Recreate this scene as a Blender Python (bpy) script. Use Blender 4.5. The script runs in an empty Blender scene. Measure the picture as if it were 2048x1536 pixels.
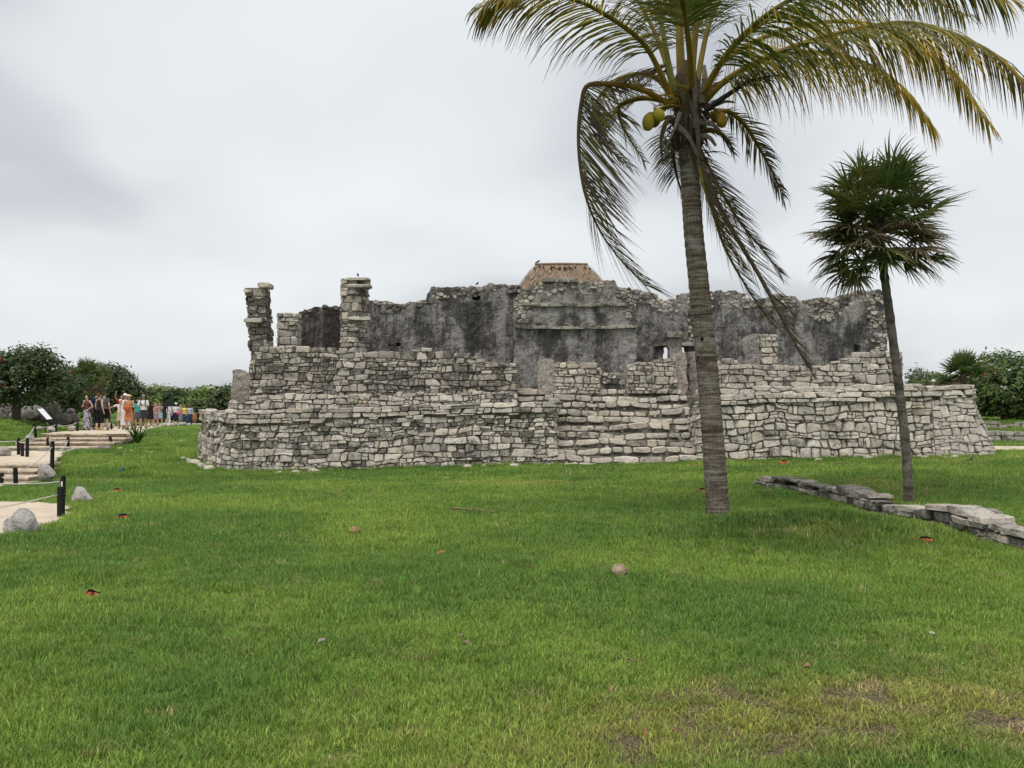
import bpy, bmesh, math, random
import numpy as np
from mathutils import Vector, Matrix

SC = bpy.context.scene
COL = SC.collection
R = math.radians
# ------------------------------------------------------------------ camera
F, HY, CAMZ = 1770.0, 815.0, 1.6
cam_d = bpy.data.cameras.new('camera')
cam = bpy.data.objects.new('camera', cam_d); COL.objects.link(cam)
cam.location = (0, 0, CAMZ); cam.rotation_euler = (R(90), 0, 0)
cam_d.sensor_width = 36.0; cam_d.lens = F * 36.0 / 2048.0
cam_d.shift_y = (HY - 768.0) / 2048.0
cam_d.clip_start = 0.1; cam_d.clip_end = 6000
SC.camera = cam
# ------------------------------------------------------------------ sky, sun, exposure
SUN_EL, SUN_AZ = 66.0, 200.0          # high veiled sun, a little behind the viewer
w = bpy.data.worlds.new('World'); SC.world = w; w.use_nodes = True
def build_world():
    nt = w.node_tree; N = nt.nodes; L = nt.links
    for n in list(N): N.remove(n)
    out = N.new('ShaderNodeOutputWorld'); bg = N.new('ShaderNodeBackground')
    bg.inputs['Strength'].default_value = 0.1
    sky = N.new('ShaderNodeTexSky'); sky.sky_type = 'NISHITA'; sky.sun_disc = False
    sky.sun_elevation = R(SUN_EL); sky.sun_rotation = R(SUN_AZ); sky.air_density = 1.2; sky.dust_density = 3.0
    tc = N.new('ShaderNodeTexCoord')
    sep = N.new('ShaderNodeSeparateXYZ'); L.new(tc.outputs['Generated'], sep.inputs[0])
    ab = N.new('ShaderNodeMath'); ab.operation = 'MAXIMUM'; ab.inputs[1].default_value = 0.0; L.new(sep.outputs['Z'], ab.inputs[0])
    ad = N.new('ShaderNodeMath'); ad.operation = 'ADD'; ad.inputs[1].default_value = 0.36; L.new(ab.outputs[0], ad.inputs[0])
    dv = N.new('ShaderNodeVectorMath'); dv.operation = 'DIVIDE'
    cb = N.new('ShaderNodeCombineXYZ')
    for i in range(3): L.new(ad.outputs[0], cb.inputs[i])
    L.new(tc.outputs['Generated'], dv.inputs[0]); L.new(cb.outputs[0], dv.inputs[1])
    mp = N.new('ShaderNodeMapping'); mp.inputs['Location'].default_value = (-1.37, 0.31, 0.87); mp.inputs['Scale'].default_value = (1, 1, 0.3)
    L.new(dv.outputs[0], mp.inputs[0])
    n1 = N.new('ShaderNodeTexNoise'); n1.inputs['Scale'].default_value = 1.25; n1.inputs['Detail'].default_value = 3.2; n1.inputs['Roughness'].default_value = 0.45; n1.inputs['Distortion'].default_value = 0.25
    L.new(mp.outputs[0], n1.inputs['Vector'])
    r = N.new('ShaderNodeValToRGB'); e = r.color_ramp.elements
    e[0].position = 0.33; e[0].color = (0.325, 0.343, 0.367, 1)
    e[1].position = 0.66; e[1].color = (0.575, 0.588, 0.595, 1)
    m = e.new(0.475); m.color = (0.50, 0.518, 0.533, 1)
    L.new(n1.outputs['Fac'], r.inputs[0])
    sc = N.new('ShaderNodeVectorMath'); sc.operation = 'SCALE'; sc.inputs['Scale'].default_value = 10.0
    L.new(r.outputs[0], sc.inputs[0])
    mx = N.new('ShaderNodeMix'); mx.data_type = 'RGBA'; mx.inputs['Factor'].default_value = 0.93
    L.new(sky.outputs[0], mx.inputs['A']); L.new(sc.outputs[0], mx.inputs['B'])
    L.new(mx.outputs['Result'], bg.inputs['Color']); L.new(bg.outputs[0], out.inputs[0])
build_world()
sun_d = bpy.data.lights.new('sun', 'SUN'); sun_d.energy = 1.5; sun_d.angle = R(28); sun_d.color = (1.0, 0.955, 0.88)
sun = bpy.data.objects.new('sun', sun_d); COL.objects.link(sun)
_az, _el = R(SUN_AZ), R(SUN_EL)
_sd = Vector((math.sin(_az) * math.cos(_el), math.cos(_az) * math.cos(_el), math.sin(_el)))
sun.rotation_euler = _sd.to_track_quat('Z', 'Y').to_euler(); sun.location = (0, 0, 40)
SC.view_settings.view_transform = 'Standard'; SC.view_settings.look = 'None'
SC.view_settings.exposure = 0.68; SC.view_settings.gamma = 1.0; SC.view_settings.use_curve_mapping = False
w.cycles.sampling_method = 'MANUAL'; w.cycles.sample_map_resolution = 256
SC.cycles.use_adaptive_sampling = True; SC.cycles.adaptive_threshold = 0.018
SC.cycles.max_bounces = 4; SC.cycles.diffuse_bounces = 2; SC.cycles.transmission_bounces = 2; SC.cycles.transparent_max_bounces = 4

# ------------------------------------------------------------------ helpers
def at(px, py, Y): return ((px - 1024) / F * Y, Y, CAMZ - (py - HY) / F * Y)
def X_(px, Y): return (px - 1024) / F * Y
def Z_(py, Y): return CAMZ - (py - HY) / F * Y

def _hash(ix, iy, s):
    h = (ix.astype(np.int64) * 374761393 + iy.astype(np.int64) * 668265263 + int(s) * 974711) & 0xffffffff
    h = ((h ^ (h >> 13)) * 1274126177) & 0xffffffff
    return ((h ^ (h >> 16)) & 0xffff) / 65535.0
def vnoise(x, y, s=0):
    x = np.asarray(x, float); y = np.asarray(y, float)
    ix = np.floor(x); iy = np.floor(y); fx = x - ix; fy = y - iy
    fx = fx * fx * (3 - 2 * fx); fy = fy * fy * (3 - 2 * fy)
    a = _hash(ix, iy, s); b = _hash(ix + 1, iy, s); c = _hash(ix, iy + 1, s); d = _hash(ix + 1, iy + 1, s)
    return (a * (1 - fx) + b * fx) * (1 - fy) + (c * (1 - fx) + d * fx) * fy
def fbm(x, y, s=0, oct=4):
    t = 0; a = 0.5; n = 0
    for o in range(oct):
        t = t + a * vnoise(np.asarray(x) * 2 ** o, np.asarray(y) * 2 ** o, s + o * 17); n += a; a *= 0.5
    return t / n
def sstep(a, b, x):
    t = np.clip((np.asarray(x, float) - a) / (b - a), 0, 1); return t * t * (3 - 2 * t)

ORI = {}
def _place(o, parent):
    if parent is not None:
        o.parent = parent; ORI[o.name] = ORI[parent.name]
def tag(o, label=None, cat=None, group=None, kind=None):
    if label: o['label'] = label
    if cat: o['category'] = cat
    if group: o['group'] = group
    if kind: o['kind'] = kind
    return o
def empty(name, loc, label=None, cat=None, group=None, kind=None):
    o = bpy.data.objects.new(name, None); COL.objects.link(o); o.location = loc; o.empty_display_size = 0.2
    ORI[o.name] = Vector(loc)
    return tag(o, label, cat, group, kind)
def make_mesh(name, V, Fc, mat=None, cols=None, smooth=False):
    me = bpy.data.meshes.new(name)
    me.from_pydata([tuple(v) for v in V] if not isinstance(V, np.ndarray) else V.tolist(), [], Fc)
    if cols is not None:
        a = me.color_attributes.new('tint', 'FLOAT_COLOR', 'POINT')
        a.data.foreach_set('color', np.asarray(cols, dtype=np.float32).ravel())
    if mat: 
        for m in (mat if isinstance(mat, (list, tuple)) else [mat]): me.materials.append(m)
    if smooth: me.polygons.foreach_set('use_smooth', [True] * len(me.polygons))
    me.update()
    return me
def obj(name, V, Fc, mat, parent=None, cols=None, smooth=False, loc=None):
    """one mesh object from WORLD coordinates; its origin is the parent's (or loc)"""
    base = ORI[parent.name] if parent is not None else Vector(loc or (0, 0, 0))
    V = np.asarray(V, float).reshape(-1, 3) - np.array(base)
    me = make_mesh(name, V, Fc, mat, cols, smooth)
    o = bpy.data.objects.new(name, me); COL.objects.link(o)
    if parent is not None:
        o.parent = parent; ORI[o.name] = base
    else:
        o.location = base; ORI[o.name] = base
    return o

class MB:
    """mesh collector"""
    def __init__(s): s.V = []; s.F = []; s.C = []
    def add(s, V, Fc, col=(0.5, 0.5, 0.5, 1)):
        n = len(s.V); s.V += [tuple(v) for v in V]; s.F += [tuple(i + n for i in f) for f in Fc]
        if len(V) and isinstance(col[0], (tuple, list, np.ndarray)): s.C += [tuple(c) for c in col]
        else: s.C += [tuple(col)] * len(V)
        return s
    def build(s, name, mat, parent=None, smooth=False, loc=None):
        return obj(name, s.V, s.F, mat, parent, s.C, smooth, loc)
def tube(mb, pts, rad, n=8, col=(0.5, 0.5, 0.5, 1), cap=True, cols=None, ell=1.0):
    pts = [Vector(p) for p in pts]
    if not hasattr(rad, '__len__'): rad = [rad] * len(pts)
    V = []; C = []; Fc = []; up = None
    for i, p in enumerate(pts):
        t = (pts[min(i + 1, len(pts) - 1)] - pts[max(i - 1, 0)])
        t = t.normalized() if t.length > 1e-9 else Vector((0, 0, 1))
        if up is None: up = Vector((0, 1, 0)) if abs(t.y) < 0.9 else Vector((1, 0, 0))
        s = t.cross(up).normalized(); up = s.cross(t).normalized()
        for k in range(n):
            a = 2 * math.pi * k / n
            V.append(p + (s * math.cos(a) + up * math.sin(a) * ell) * rad[i]); C.append(cols[i] if cols else col)
    for i in range(len(pts) - 1):
        for k in range(n):
            k2 = (k + 1) % n
            Fc.append((i * n + k, i * n + k2, (i + 1) * n + k2, (i + 1) * n + k))
    if cap:
        Fc.append(tuple(range(n - 1, -1, -1))); Fc.append(tuple((len(pts) - 1) * n + k for k in range(n)))
    mb.add(V, Fc, C)
def box(mb, lo, hi, col=(0.5, 0.5, 0.5, 1)):
    x0, y0, z0 = lo; x1, y1, z1 = hi
    V = [(x0, y0, z0), (x1, y0, z0), (x1, y1, z0), (x0, y1, z0), (x0, y0, z1), (x1, y0, z1), (x1, y1, z1), (x0, y1, z1)]
    mb.add(V, [(0, 3, 2, 1), (4, 5, 6, 7), (0, 1, 5, 4), (1, 2, 6, 5), (2, 3, 7, 6), (3, 0, 4, 7)], col)
def ellipsoid(mb, c, r, col=(0.5, 0.5, 0.5, 1), nu=12, nv=8, rot=None, noise=0.0, seed=0):
    V = []; Fc = []; rg = random.Random(seed); c = Vector(c)
    def P(v, jit):
        v = Vector((v[0] * r[0], v[1] * r[1], v[2] * r[2])) * (1 + jit)
        if rot is not None: v = rot @ v
        return c + v
    V.append(P((0, 0, -1), 0))
    for j in range(1, nv):
        th = math.pi * j / nv
        for i in range(nu):
            a = 2 * math.pi * i / nu
            V.append(P((math.sin(th) * math.cos(a), math.sin(th) * math.sin(a), -math.cos(th)), rg.uniform(-noise, noise)))
    V.append(P((0, 0, 1), 0)); top = len(V) - 1
    for i in range(nu):
        Fc.append((0, 1 + (i + 1) % nu, 1 + i)); b = 1 + (nv - 2) * nu
        Fc.append((top, b + i, b + (i + 1) % nu))
    for j in range(nv - 2):
        for i in range(nu):
            a = 1 + j * nu + i; b2 = 1 + j * nu + (i + 1) % nu
            Fc.append((a, b2, b2 + nu, a + nu))
    mb.add(V, Fc, col)
def catmull(P, n):
    P = [Vector(p) for p in P]; out = []
    Q = [P[0] * 2 - P[1]] + P + [P[-1] * 2 - P[-2]]
    segs = len(P) - 1
    for k in range(n):
        t = k / (n - 1) * segs; i = min(int(t), segs - 1); f = t - i
        a, b, c, d = Q[i], Q[i + 1], Q[i + 2], Q[i + 3]
        out.append(0.5 * ((2 * b) + (c - a) * f + (2 * a - 5 * b + 4 * c - d) * f * f + (3 * b - a - 3 * c + d) * f ** 3))
    return out

# ------------------------------------------------------------------ materials
class NT:
    def __init__(s, name):
        s.m = bpy.data.materials.new(name); s.m.use_nodes = True; s.t = s.m.node_tree
        s.N = s.t.nodes; s.L = s.t.links; s.b = s.N['Principled BSDF']
    def n(s, kind, **kw):
        x = s.N.new(kind)
        for k, v in kw.items(): setattr(x, k, v)
        return x
    def link(s, a, b): s.L.new(a, b)
    def val(s, sock, v):
        if hasattr(v, 'is_output') or isinstance(v, bpy.types.NodeSocket): s.L.new(v, sock)
        else:
            if hasattr(sock.default_value, '__len__') and len(sock.default_value) == 4 and len(v) == 3: v = (*v, 1)
            sock.default_value = v
    def pos(s): return s.n('ShaderNodeNewGeometry').outputs['Position']
    def objc(s): return s.n('ShaderNodeTexCoord').outputs['Object']
    def map(s, vec, scale=(1, 1, 1), loc=(0, 0, 0)):
        x = s.n('ShaderNodeMapping'); s.link(vec, x.inputs[0]); x.inputs['Scale'].default_value = scale; x.inputs['Location'].default_value = loc
        return x.outputs[0]
    def noise(s, vec, scale, detail=3, rough=0.55, dist=0.0, out='Fac'):
        x = s.n('ShaderNodeTexNoise'); s.link(vec, x.inputs['Vector']); x.inputs['Scale'].default_value = scale
        x.inputs['Detail'].default_value = detail; x.inputs['Roughness'].default_value = rough; x.inputs['Distortion'].default_value = dist
        return x.outputs[out]
    def vor(s, vec, scale, feature='F1', out='Distance'):
        x = s.n('ShaderNodeTexVoronoi'); x.feature = feature; s.link(vec, x.inputs['Vector']); x.inputs['Scale'].default_value = scale
        return x.outputs[out]
    def ramp(s, fac, stops):
        x = s.n('ShaderNodeValToRGB'); s.link(fac, x.inputs[0]); e = x.color_ramp.elements
        while len(e) < len(stops): e.new(0.5)
        for i, (p, c) in enumerate(stops):
            e[i].position = p; e[i].color = (*c, 1) if hasattr(c, '__len__') else (c, c, c, 1)
        return x.outputs[0]
    def mix(s, fac, a, b, mode='MIX'):
        x = s.n('ShaderNodeMix'); x.data_type = 'RGBA'; x.blend_type = mode
        s.val(x.inputs['Factor'], fac); s.val(x.inputs['A'], a); s.val(x.inputs['B'], b)
        return x.outputs['Result']
    def math(s, op, a, b=0.5, clamp=False):
        x = s.n('ShaderNodeMath'); x.operation = op; x.use_clamp = clamp; s.val(x.inputs[0], a); s.val(x.inputs[1], b); return x.outputs[0]
    def attr(s, name, typ='GEOMETRY'):
        x = s.n('ShaderNodeAttribute'); x.attribute_name = name; x.attribute_type = typ; return x
    def bump(s, h, strength=0.5, dist=0.02):
        x = s.n('ShaderNodeBump'); x.inputs['Strength'].default_value = strength; x.inputs['Distance'].default_value = dist
        s.link(h, x.inputs['Height']); s.link(x.outputs[0], s.b.inputs['Normal'])
    def fin(s, col, rough=0.85, spec=0.3):
        s.val(s.b.inputs['Base Color'], col); s.val(s.b.inputs['Roughness'], rough); s.b.inputs['Specular IOR Level'].default_value = spec
        return s.m

def m_stone():
    s = NT('limestone'); p = s.pos(); a = s.attr('tint')
    n1 = s.noise(p, 9, 6, 0.65); n2 = s.noise(p, 38, 4, 0.6); n3 = s.noise(p, 2.1, 4, 0.6, 0.4)
    c = s.mix(1.0, a.outputs['Color'], s.ramp(n1, [(0.3, 0.62), (0.52, 0.98), (0.75, 1.16)]), 'MULTIPLY')
    c = s.mix(1.0, c, s.ramp(n2, [(0.28, 0.62), (0.5, 1.0), (0.8, 1.12)]), 'MULTIPLY')
    # grey-black lichen: own shape, amount per stone in alpha
    li = s.math('ADD', s.math('MULTIPLY', n1, 0.62), s.math('MULTIPLY', n3, 0.55))
    li = s.math('ADD', li, s.math('SUBTRACT', a.outputs['Alpha'], 0.5))
    c = s.mix(s.ramp(li, [(0.585, 0.0), (0.72, 0.84)]), c, (0.050, 0.046, 0.040))
    mo = s.noise(p, 1.6, 5, 0.65, 0.3); c = s.mix(s.ramp(mo, [(0.60, 0.0), (0.72, 0.55)]), c, (0.085, 0.095, 0.035))
    # pale crust
    n4 = s.noise(p, 15, 5, 0.7)
    c = s.mix(s.ramp(n4, [(0.56, 0.0), (0.70, 0.55)]), c, (0.62, 0.60, 0.555))
    s.bump(s.math('ADD', n1, s.math('MULTIPLY', n2, 0.6)), 0.75, 0.035)
    return s.fin(c, 0.92, 0.15)
def m_mortar():
    s = NT('wall_core'); p = s.pos()
    n1 = s.noise(p, 6, 5, 0.65); n2 = s.noise(p, 1.3, 3)
    c = s.ramp(n1, [(0.3, (0.055, 0.048, 0.038)), (0.48, (0.15, 0.134, 0.112)), (0.66, (0.36, 0.33, 0.285))])
    c = s.mix(s.ramp(n2, [(0.55, 0.0), (0.72, 0.5)]), c, (0.045, 0.06, 0.02))
    s.bump(n1, 0.9, 0.05)
    return s.fin(c, 0.95, 0.1)
def m_plaster():
    s = NT('weathered_plaster'); p = s.pos(); a = s.attr('tint')
    big = s.noise(s.map(p, (1, 1, 0.6)), 1.0, 6, 0.66, 0.5)
    st = s.noise(s.map(p, (1, 1, 0.14)), 4.6, 5, 0.65, 0.25)
    fine = s.noise(p, 13, 6, 0.7); gr = s.noise(p, 45, 3, 0.6)
    base = s.ramp(fine, [(0.25, (0.14, 0.136, 0.13)), (0.5, (0.37, 0.355, 0.335)), (0.75, (0.58, 0.55, 0.52))])
    base = s.mix(s.ramp(s.noise(p, 0.9, 3), [(0.52, 0.0), (0.72, 0.30)]), base, s.ramp(fine, [(0.3, (0.22, 0.165, 0.145)), (0.7, (0.40, 0.325, 0.295))]))
    k = s.math('ADD', s.math('MULTIPLY', big, 0.75), s.math('MULTIPLY', st, 0.34))
    k = s.math('ADD', k, s.math('MULTIPLY', s.math('SUBTRACT', fine, 0.5), 0.55))
    k = s.math('ADD', k, s.math('SUBTRACT', a.outputs['Alpha'], 0.528))
    dark = s.ramp(fine, [(0.3, (0.024, 0.023, 0.022)), (0.55, (0.058, 0.055, 0.053)), (0.75, (0.18, 0.172, 0.165))])
    c = s.mix(s.ramp(k, [(0.515, 0.0), (0.575, 0.66), (0.65, 0.95)]), base, dark)
    # pale lime runs
    ru = s.noise(s.map(p, (1, 1, 0.1), (3, 1, 7)), 5.0, 3, 0.6)
    c = s.mix(s.ramp(ru, [(0.64, 0.0), (0.78, 0.35)]), c, (0.40, 0.37, 0.345))
    sp = s.noise(p, 20, 5, 0.75)
    c = s.mix(s.ramp(sp, [(0.645, 0.0), (0.69, 0.75)]), c, (0.47, 0.44, 0.405))
    c = s.mix(1.0, c, s.ramp(gr, [(0.3, 0.75), (0.6, 1.08)]), 'MULTIPLY')
    c = s.mix(1.0, c, a.outputs['Color'], 'MULTIPLY')
    s.bump(s.math('ADD', fine, s.math('MULTIPLY', gr, 0.5)), 0.9, 0.09)
    return s.fin(c, 0.93, 0.12)
def m_attr(name, rough=0.8, spec=0.25, nscale=12, amp=0.25, trans=0.0, bump=0.0, attr_type='GEOMETRY'):
    s = NT(name); p = s.pos(); a = s.attr('tint', attr_type)
    n = s.noise(p, nscale, 4, 0.6)
    c = s.mix(1.0, a.outputs['Color'], s.ramp(n, [(0.25, 1 - amp), (0.75, 1 + amp)]), 'MULTIPLY')
    if bump: s.bump(s.math('ADD', n, s.noise(p, nscale * 4, 4, 0.7)), bump, 0.05)
    m = s.fin(c, rough, spec)
    if trans:
        tr = s.n('ShaderNodeBsdfTranslucent'); s.link(c, tr.inputs[0])
        mx = s.n('ShaderNodeMixShader'); mx.inputs[0].default_value = trans
        s.link(s.b.outputs[0], mx.inputs[1]); s.link(tr.outputs[0], mx.inputs[2])
        s.link(mx.outputs[0], s.N['Material Output'].inputs[0])
    return m
def m_ground():
    s = NT('turf_soil'); p = s.pos(); a = s.attr('tint')
    n1 = s.noise(p, 7, 5, 0.65); n2 = s.noise(p, 45, 4, 0.7)
    c = s.mix(1.0, a.outputs['Color'], s.ramp(n1, [(0.3, 0.7), (0.7, 1.25)]), 'MULTIPLY')
    c = s.mix(1.0, c, s.ramp(n2, [(0.3, 0.6), (0.7, 1.3)]), 'MULTIPLY')
    s.bump(n2, 0.6, 0.03)
    return s.fin(c, 0.95, 0.1)
def m_sand():
    s = NT('pale_sand'); p = s.pos()
    n1 = s.noise(p, 2.2, 5, 0.6); n2 = s.noise(p, 60, 4, 0.7)
    c = s.ramp(n1, [(0.3, (0.50, 0.41, 0.31)), (0.55, (0.64, 0.545, 0.43)), (0.8, (0.70, 0.61, 0.50))])
    c = s.mix(1.0, c, s.ramp(n2, [(0.25, 0.72), (0.7, 1.06)]), 'MULTIPLY')
    s.bump(n2, 0.5, 0.02)
    return s.fin(c, 0.95, 0.1)
def m_bark(name, c0, c1, c2, zs=24.0):
    s = NT(name); o = s.objc()
    z = s.noise(s.map(o, (2.5, 2.5, zs)), 1.0, 4, 0.6, 0.3); f = s.noise(o, 30, 5, 0.7); b = s.noise(o, 3.0, 4, 0.6)
    v = s.noise(s.map(o, (60, 60, 5)), 1.0, 3, 0.6)
    c = s.ramp(z, [(0.36, c0), (0.5, c1), (0.64, c2)])
    c = s.mix(1.0, c, s.ramp(f, [(0.25, 0.6), (0.7, 1.2)]), 'MULTIPLY')
    c = s.mix(1.0, c, s.ramp(v, [(0.3, 0.65), (0.6, 1.1)]), 'MULTIPLY')
    c = s.mix(s.ramp(b, [(0.56, 0.0), (0.68, 0.6)]), c, (0.30, 0.285, 0.26))
    s.bump(s.math('ADD', s.math('ADD', z, s.math('MULTIPLY', f, 0.5)), s.math('MULTIPLY', v, 0.6)), 0.9, 0.03)
    return s.fin(c, 0.92, 0.1)
M = {}
M['stone'] = m_stone(); M['core'] = m_mortar(); M['plaster'] = m_plaster()
M['ground'] = m_ground(); M['sand'] = m_sand()
M['attr'] = m_attr('painted_matt'); M['cloth'] = m_attr('cloth', 0.9, 0.1, 25, 0.22)
M['skin'] = m_attr('skin', 0.55, 0.35, 8, 0.08)
def m_grass():
    s = NT('grass_blade'); a = s.attr('tint', 'INSTANCER'); b = s.attr('tint')
    c = s.mix(1.0, a.outputs['Color'], b.outputs['Color'], 'MULTIPLY'); m = s.fin(c, 0.55, 0.3)
    tr = s.n('ShaderNodeBsdfTranslucent'); s.link(c, tr.inputs[0]); mx = s.n('ShaderNodeMixShader'); mx.inputs[0].default_value = 0.35
    s.link(s.b.outputs[0], mx.inputs[1]); s.link(tr.outputs[0], mx.inputs[2]); s.link(mx.outputs[0], s.N['Material Output'].inputs[0]); return m
M['grass'] = m_grass()
M['leaf'] = m_attr('leaf', 0.5, 0.35, 3, 0.25, 0.3)
M['frond'] = m_attr('frond', 0.55, 0.22, 6, 0.3, 0.32)
M['rock'] = m_attr('boulder', 0.9, 0.15, 7, 0.45, 0, 0.8)
M['wood'] = m_attr('dry_plant', 0.85, 0.15, 20, 0.35, 0, 0.5)
M['bark'] = m_bark('coconut_trunk', (0.085, 0.067, 0.050), (0.175, 0.145, 0.113), (0.285, 0.245, 0.20), 26.0)
M['bark2'] = m_bark('rough_trunk', (0.08, 0.07, 0.058), (0.16, 0.142, 0.118), (0.25, 0.225, 0.19), 7.0)
# ------------------------------------------------------------------ terrain
WALL_LINE = [(4.95, 18.05), (5.30, 16.7), (5.46, 14.6), (5.44, 13.3), (5.62, 11.6), (5.68, 9.8), (5.9, 7.6), (6.3, 4.5)]   # planter wall
_wy = np.array([p[1] for p in WALL_LINE][::-1]); _wx = np.array([p[0] for p in WALL_LINE][::-1])
def ground(x, y):
    x = np.asarray(x, float); y = np.asarray(y, float)
    tilt = -0.235 + 0.0226 * (np.clip(x, -9, 15) + 7.5)
    z = sstep(11, 23, y) * tilt * 1.0
    lt = sstep(-7.0, -10.5, x)                                        # bank on the left
    tab = np.interp(y, [0, 11, 15, 20, 22.5, 26, 31, 36, 42, 60, 75, 100], [0, 0, -0.05, -0.2, -0.24, 0.0, 0.2, 0.38, 0.50, 0.28, 0.10, 0.0])
    z = z * (1 - lt) + tab * lt
    xl = -18.2 - (y - 33) * 0.35
    z = z + 0.55 * sstep(0.0, -2.5, x - xl) * sstep(27, 36, y) * sstep(120, 60, y)
    z = z + 0.75 * sstep(14.0, 17.0, x) * sstep(33.6, 36.5, y) * sstep(140, 70, y)     # raised ground, right rear
    z = z + 0.27 * np.exp(-(((x - 3.75) / 1.35) ** 2 + ((y - 11.0) / 1.15) ** 2))         # mound at the palm
    ins = sstep(-0.10, 0.10, x - np.interp(y, _wy, _wx) - 0.18) * sstep(21.5, 17.8, y) * sstep(19.0 + 0.0, 17.5, y - (x - 5) * 0.9)
    z = z + 0.16 * ins
    z = z + (fbm(x * 0.5, y * 0.5, 3) - 0.5) * 0.10 * sstep(90, 30, y) + (fbm(x * 2.2, y * 2.2, 9) - 0.5) * 0.03 * sstep(60, 20, y)
    return z
def in_planter(x, y):
    return (x > np.interp(y, _wy, _wx) + 0.15) & (y < 18.2)
# lower landing, middle landing and upper path, as polygons in plan (x, y)
LAND_LOW = [(-6.06, 11.3), (-6.27, 12.4), (-6.72, 13.4), (-7.06, 14.3), (-7.5, 14.9), (-8.2, 15.2), (-9.2, 15.6), (-11, 16), (-14, 15.5), (-14, 10), (-8, 9.6), (-6.5, 10.6)]
LAND_STEP = [(-11.2, 20.3), (-11.5, 19.5), (-12.2, 18.7), (-14, 18), (-20, 17.5), (-20, 20.4)]
LAND_MID = [(-12.05, 23.1), (-13.6, 26.5), (-14.9, 30.2), (-17.6, 30.2), (-21, 30), (-22, 26), (-20, 23.2), (-16, 23.0)]
PATH_UP = [(-14.1, 32.6), (-15.0, 36), (-17.0, 41), (-19.3, 48), (-24, 62), (-29.5, 85), (-33.5, 86), (-28.5, 64), (-23.2, 48.5), (-20.4, 42), (-18.6, 36), (-17.4, 32.6)]
PATH_R = [(14.6, 26.6), (14.3, 29.2), (30, 29.8), (30, 26.9), (20, 26.5)]
def in_poly(P, x, y):
    x = np.asarray(x); y = np.asarray(y); c = np.zeros(x.shape, bool); j = len(P) - 1
    for i in range(len(P)):
        xi, yi = P[i]; xj, yj = P[j]
        c ^= ((yi > y) != (yj > y)) & (x < (xj - xi) * (y - yi) / (yj - yi + 1e-12) + xi); j = i
    return c
RUIN_FOOT = [(-9.9, 28.0), (-9.0, 26.1), (-8.3, 25.0), (-7.4, 24.6), (1.22, 24.5), (1.3, 24.35), (5.1, 24.35), (5.2, 24.5), (13.5, 24.45), (13.7, 33), (-9.9, 33)]
# dryness of the turf; long deep-green grass with palm shade put into its colour
def turf(x, y):
    g = lambda cx, cy, rx, ry: np.exp(-(((x - cx) / rx) ** 2 + ((y - cy) / ry) ** 2))
    nz = fbm(x * 1.1, y * 1.1, 21, 4); n2 = fbm(x * 3.5, y * 3.5, 31, 3)
    dry = 0.82 * g(1.7, 4.6, 1.5, 0.6) + 0.5 * g(2.9, 5.0, 1.0, 1.2) + 0.45 * g(0.1, 4.2, 1.4, 0.5) + 0.9 * g(0.35, 18.9, 1.7, 0.55) + 0.42 * g(9.5, 23.0, 5, 1.2) + 0.5 * g(6.6, 15.9, 0.8, 1.6)
    dry = dry + 0.35 * g(3.6, 10.2, 0.7, 0.45)
    dry = dry * (0.35 + 1.3 * nz) + 0.45 * np.clip(n2 - 0.6, 0, 1)
    lush_shade = 1.05 * g(3.4, 10.6, 1.6, 1.15) + 0.5 * g(8.0, 15.5, 3, 2.5) + 0.5 * g(-8.5, 22.6, 4, 1.0)  # lusher turf; its darkening also stands in for shade at palms and hollow
    return np.clip(dry, 0, 1), np.clip(lush_shade, 0, 1), nz, n2

def axis(segs):
    out = []
    for a, b, st in segs: out.append(np.arange(a, b, st))
    return np.unique(np.concatenate(out + [np.array([segs[-1][1]])]).round(4))
gx = axis([(-3000, -200, 400), (-200, -60, 20), (-60, -26, 3), (-26, -6, 0.25), (-6, 8, 0.10), (8, 16, 0.25), (16, 40, 2), (40, 200, 20), (200, 3000, 400)])
gy = axis([(-200, -10, 30), (-10, 2.5, 1.2), (2.5, 20, 0.10), (20, 34, 0.25), (34, 60, 1.0), (60, 160, 10), (160, 4000, 300)])
GX, GY = np.meshgrid(gx, gy); GZ = ground(GX, GY)
for P in (LAND_LOW, LAND_STEP, LAND_MID, PATH_UP, PATH_R): GZ = GZ - 0.06 * in_poly(P, GX, GY)
nx, ny = len(gx), len(gy)
ii = (np.arange(ny - 1)[:, None] * nx + np.arange(nx - 1)[None, :]).ravel()
faces = np.stack([ii, ii + 1, ii + nx + 1, ii + nx], 1).tolist()
dry, lush_shade, nz, n2 = turf(GX, GY)
soil = np.array([0.155, 0.118, 0.082]); gr = np.array([0.075, 0.125, 0.024]); far = np.array([0.085, 0.15, 0.028])
bare = (sstep(0.3, 0.7, dry) * 0.8)[..., None]
gc = gr * (1 - bare) + soil * bare
farm = sstep(30, 60, GY)[..., None]; gc = gc * (1 - farm) + far * farm
gcol = np.concatenate([gc, np.ones(GX.shape + (1,))], -1).reshape(-1, 4)
lawn = obj('ground', np.stack([GX, GY, GZ], -1).reshape(-1, 3), faces, M['ground'], cols=gcol, smooth=True)
tag(lawn, 'broad lawn of trodden turf and bare brown soil patches around the ruin', 'ground', kind='structure')

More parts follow.
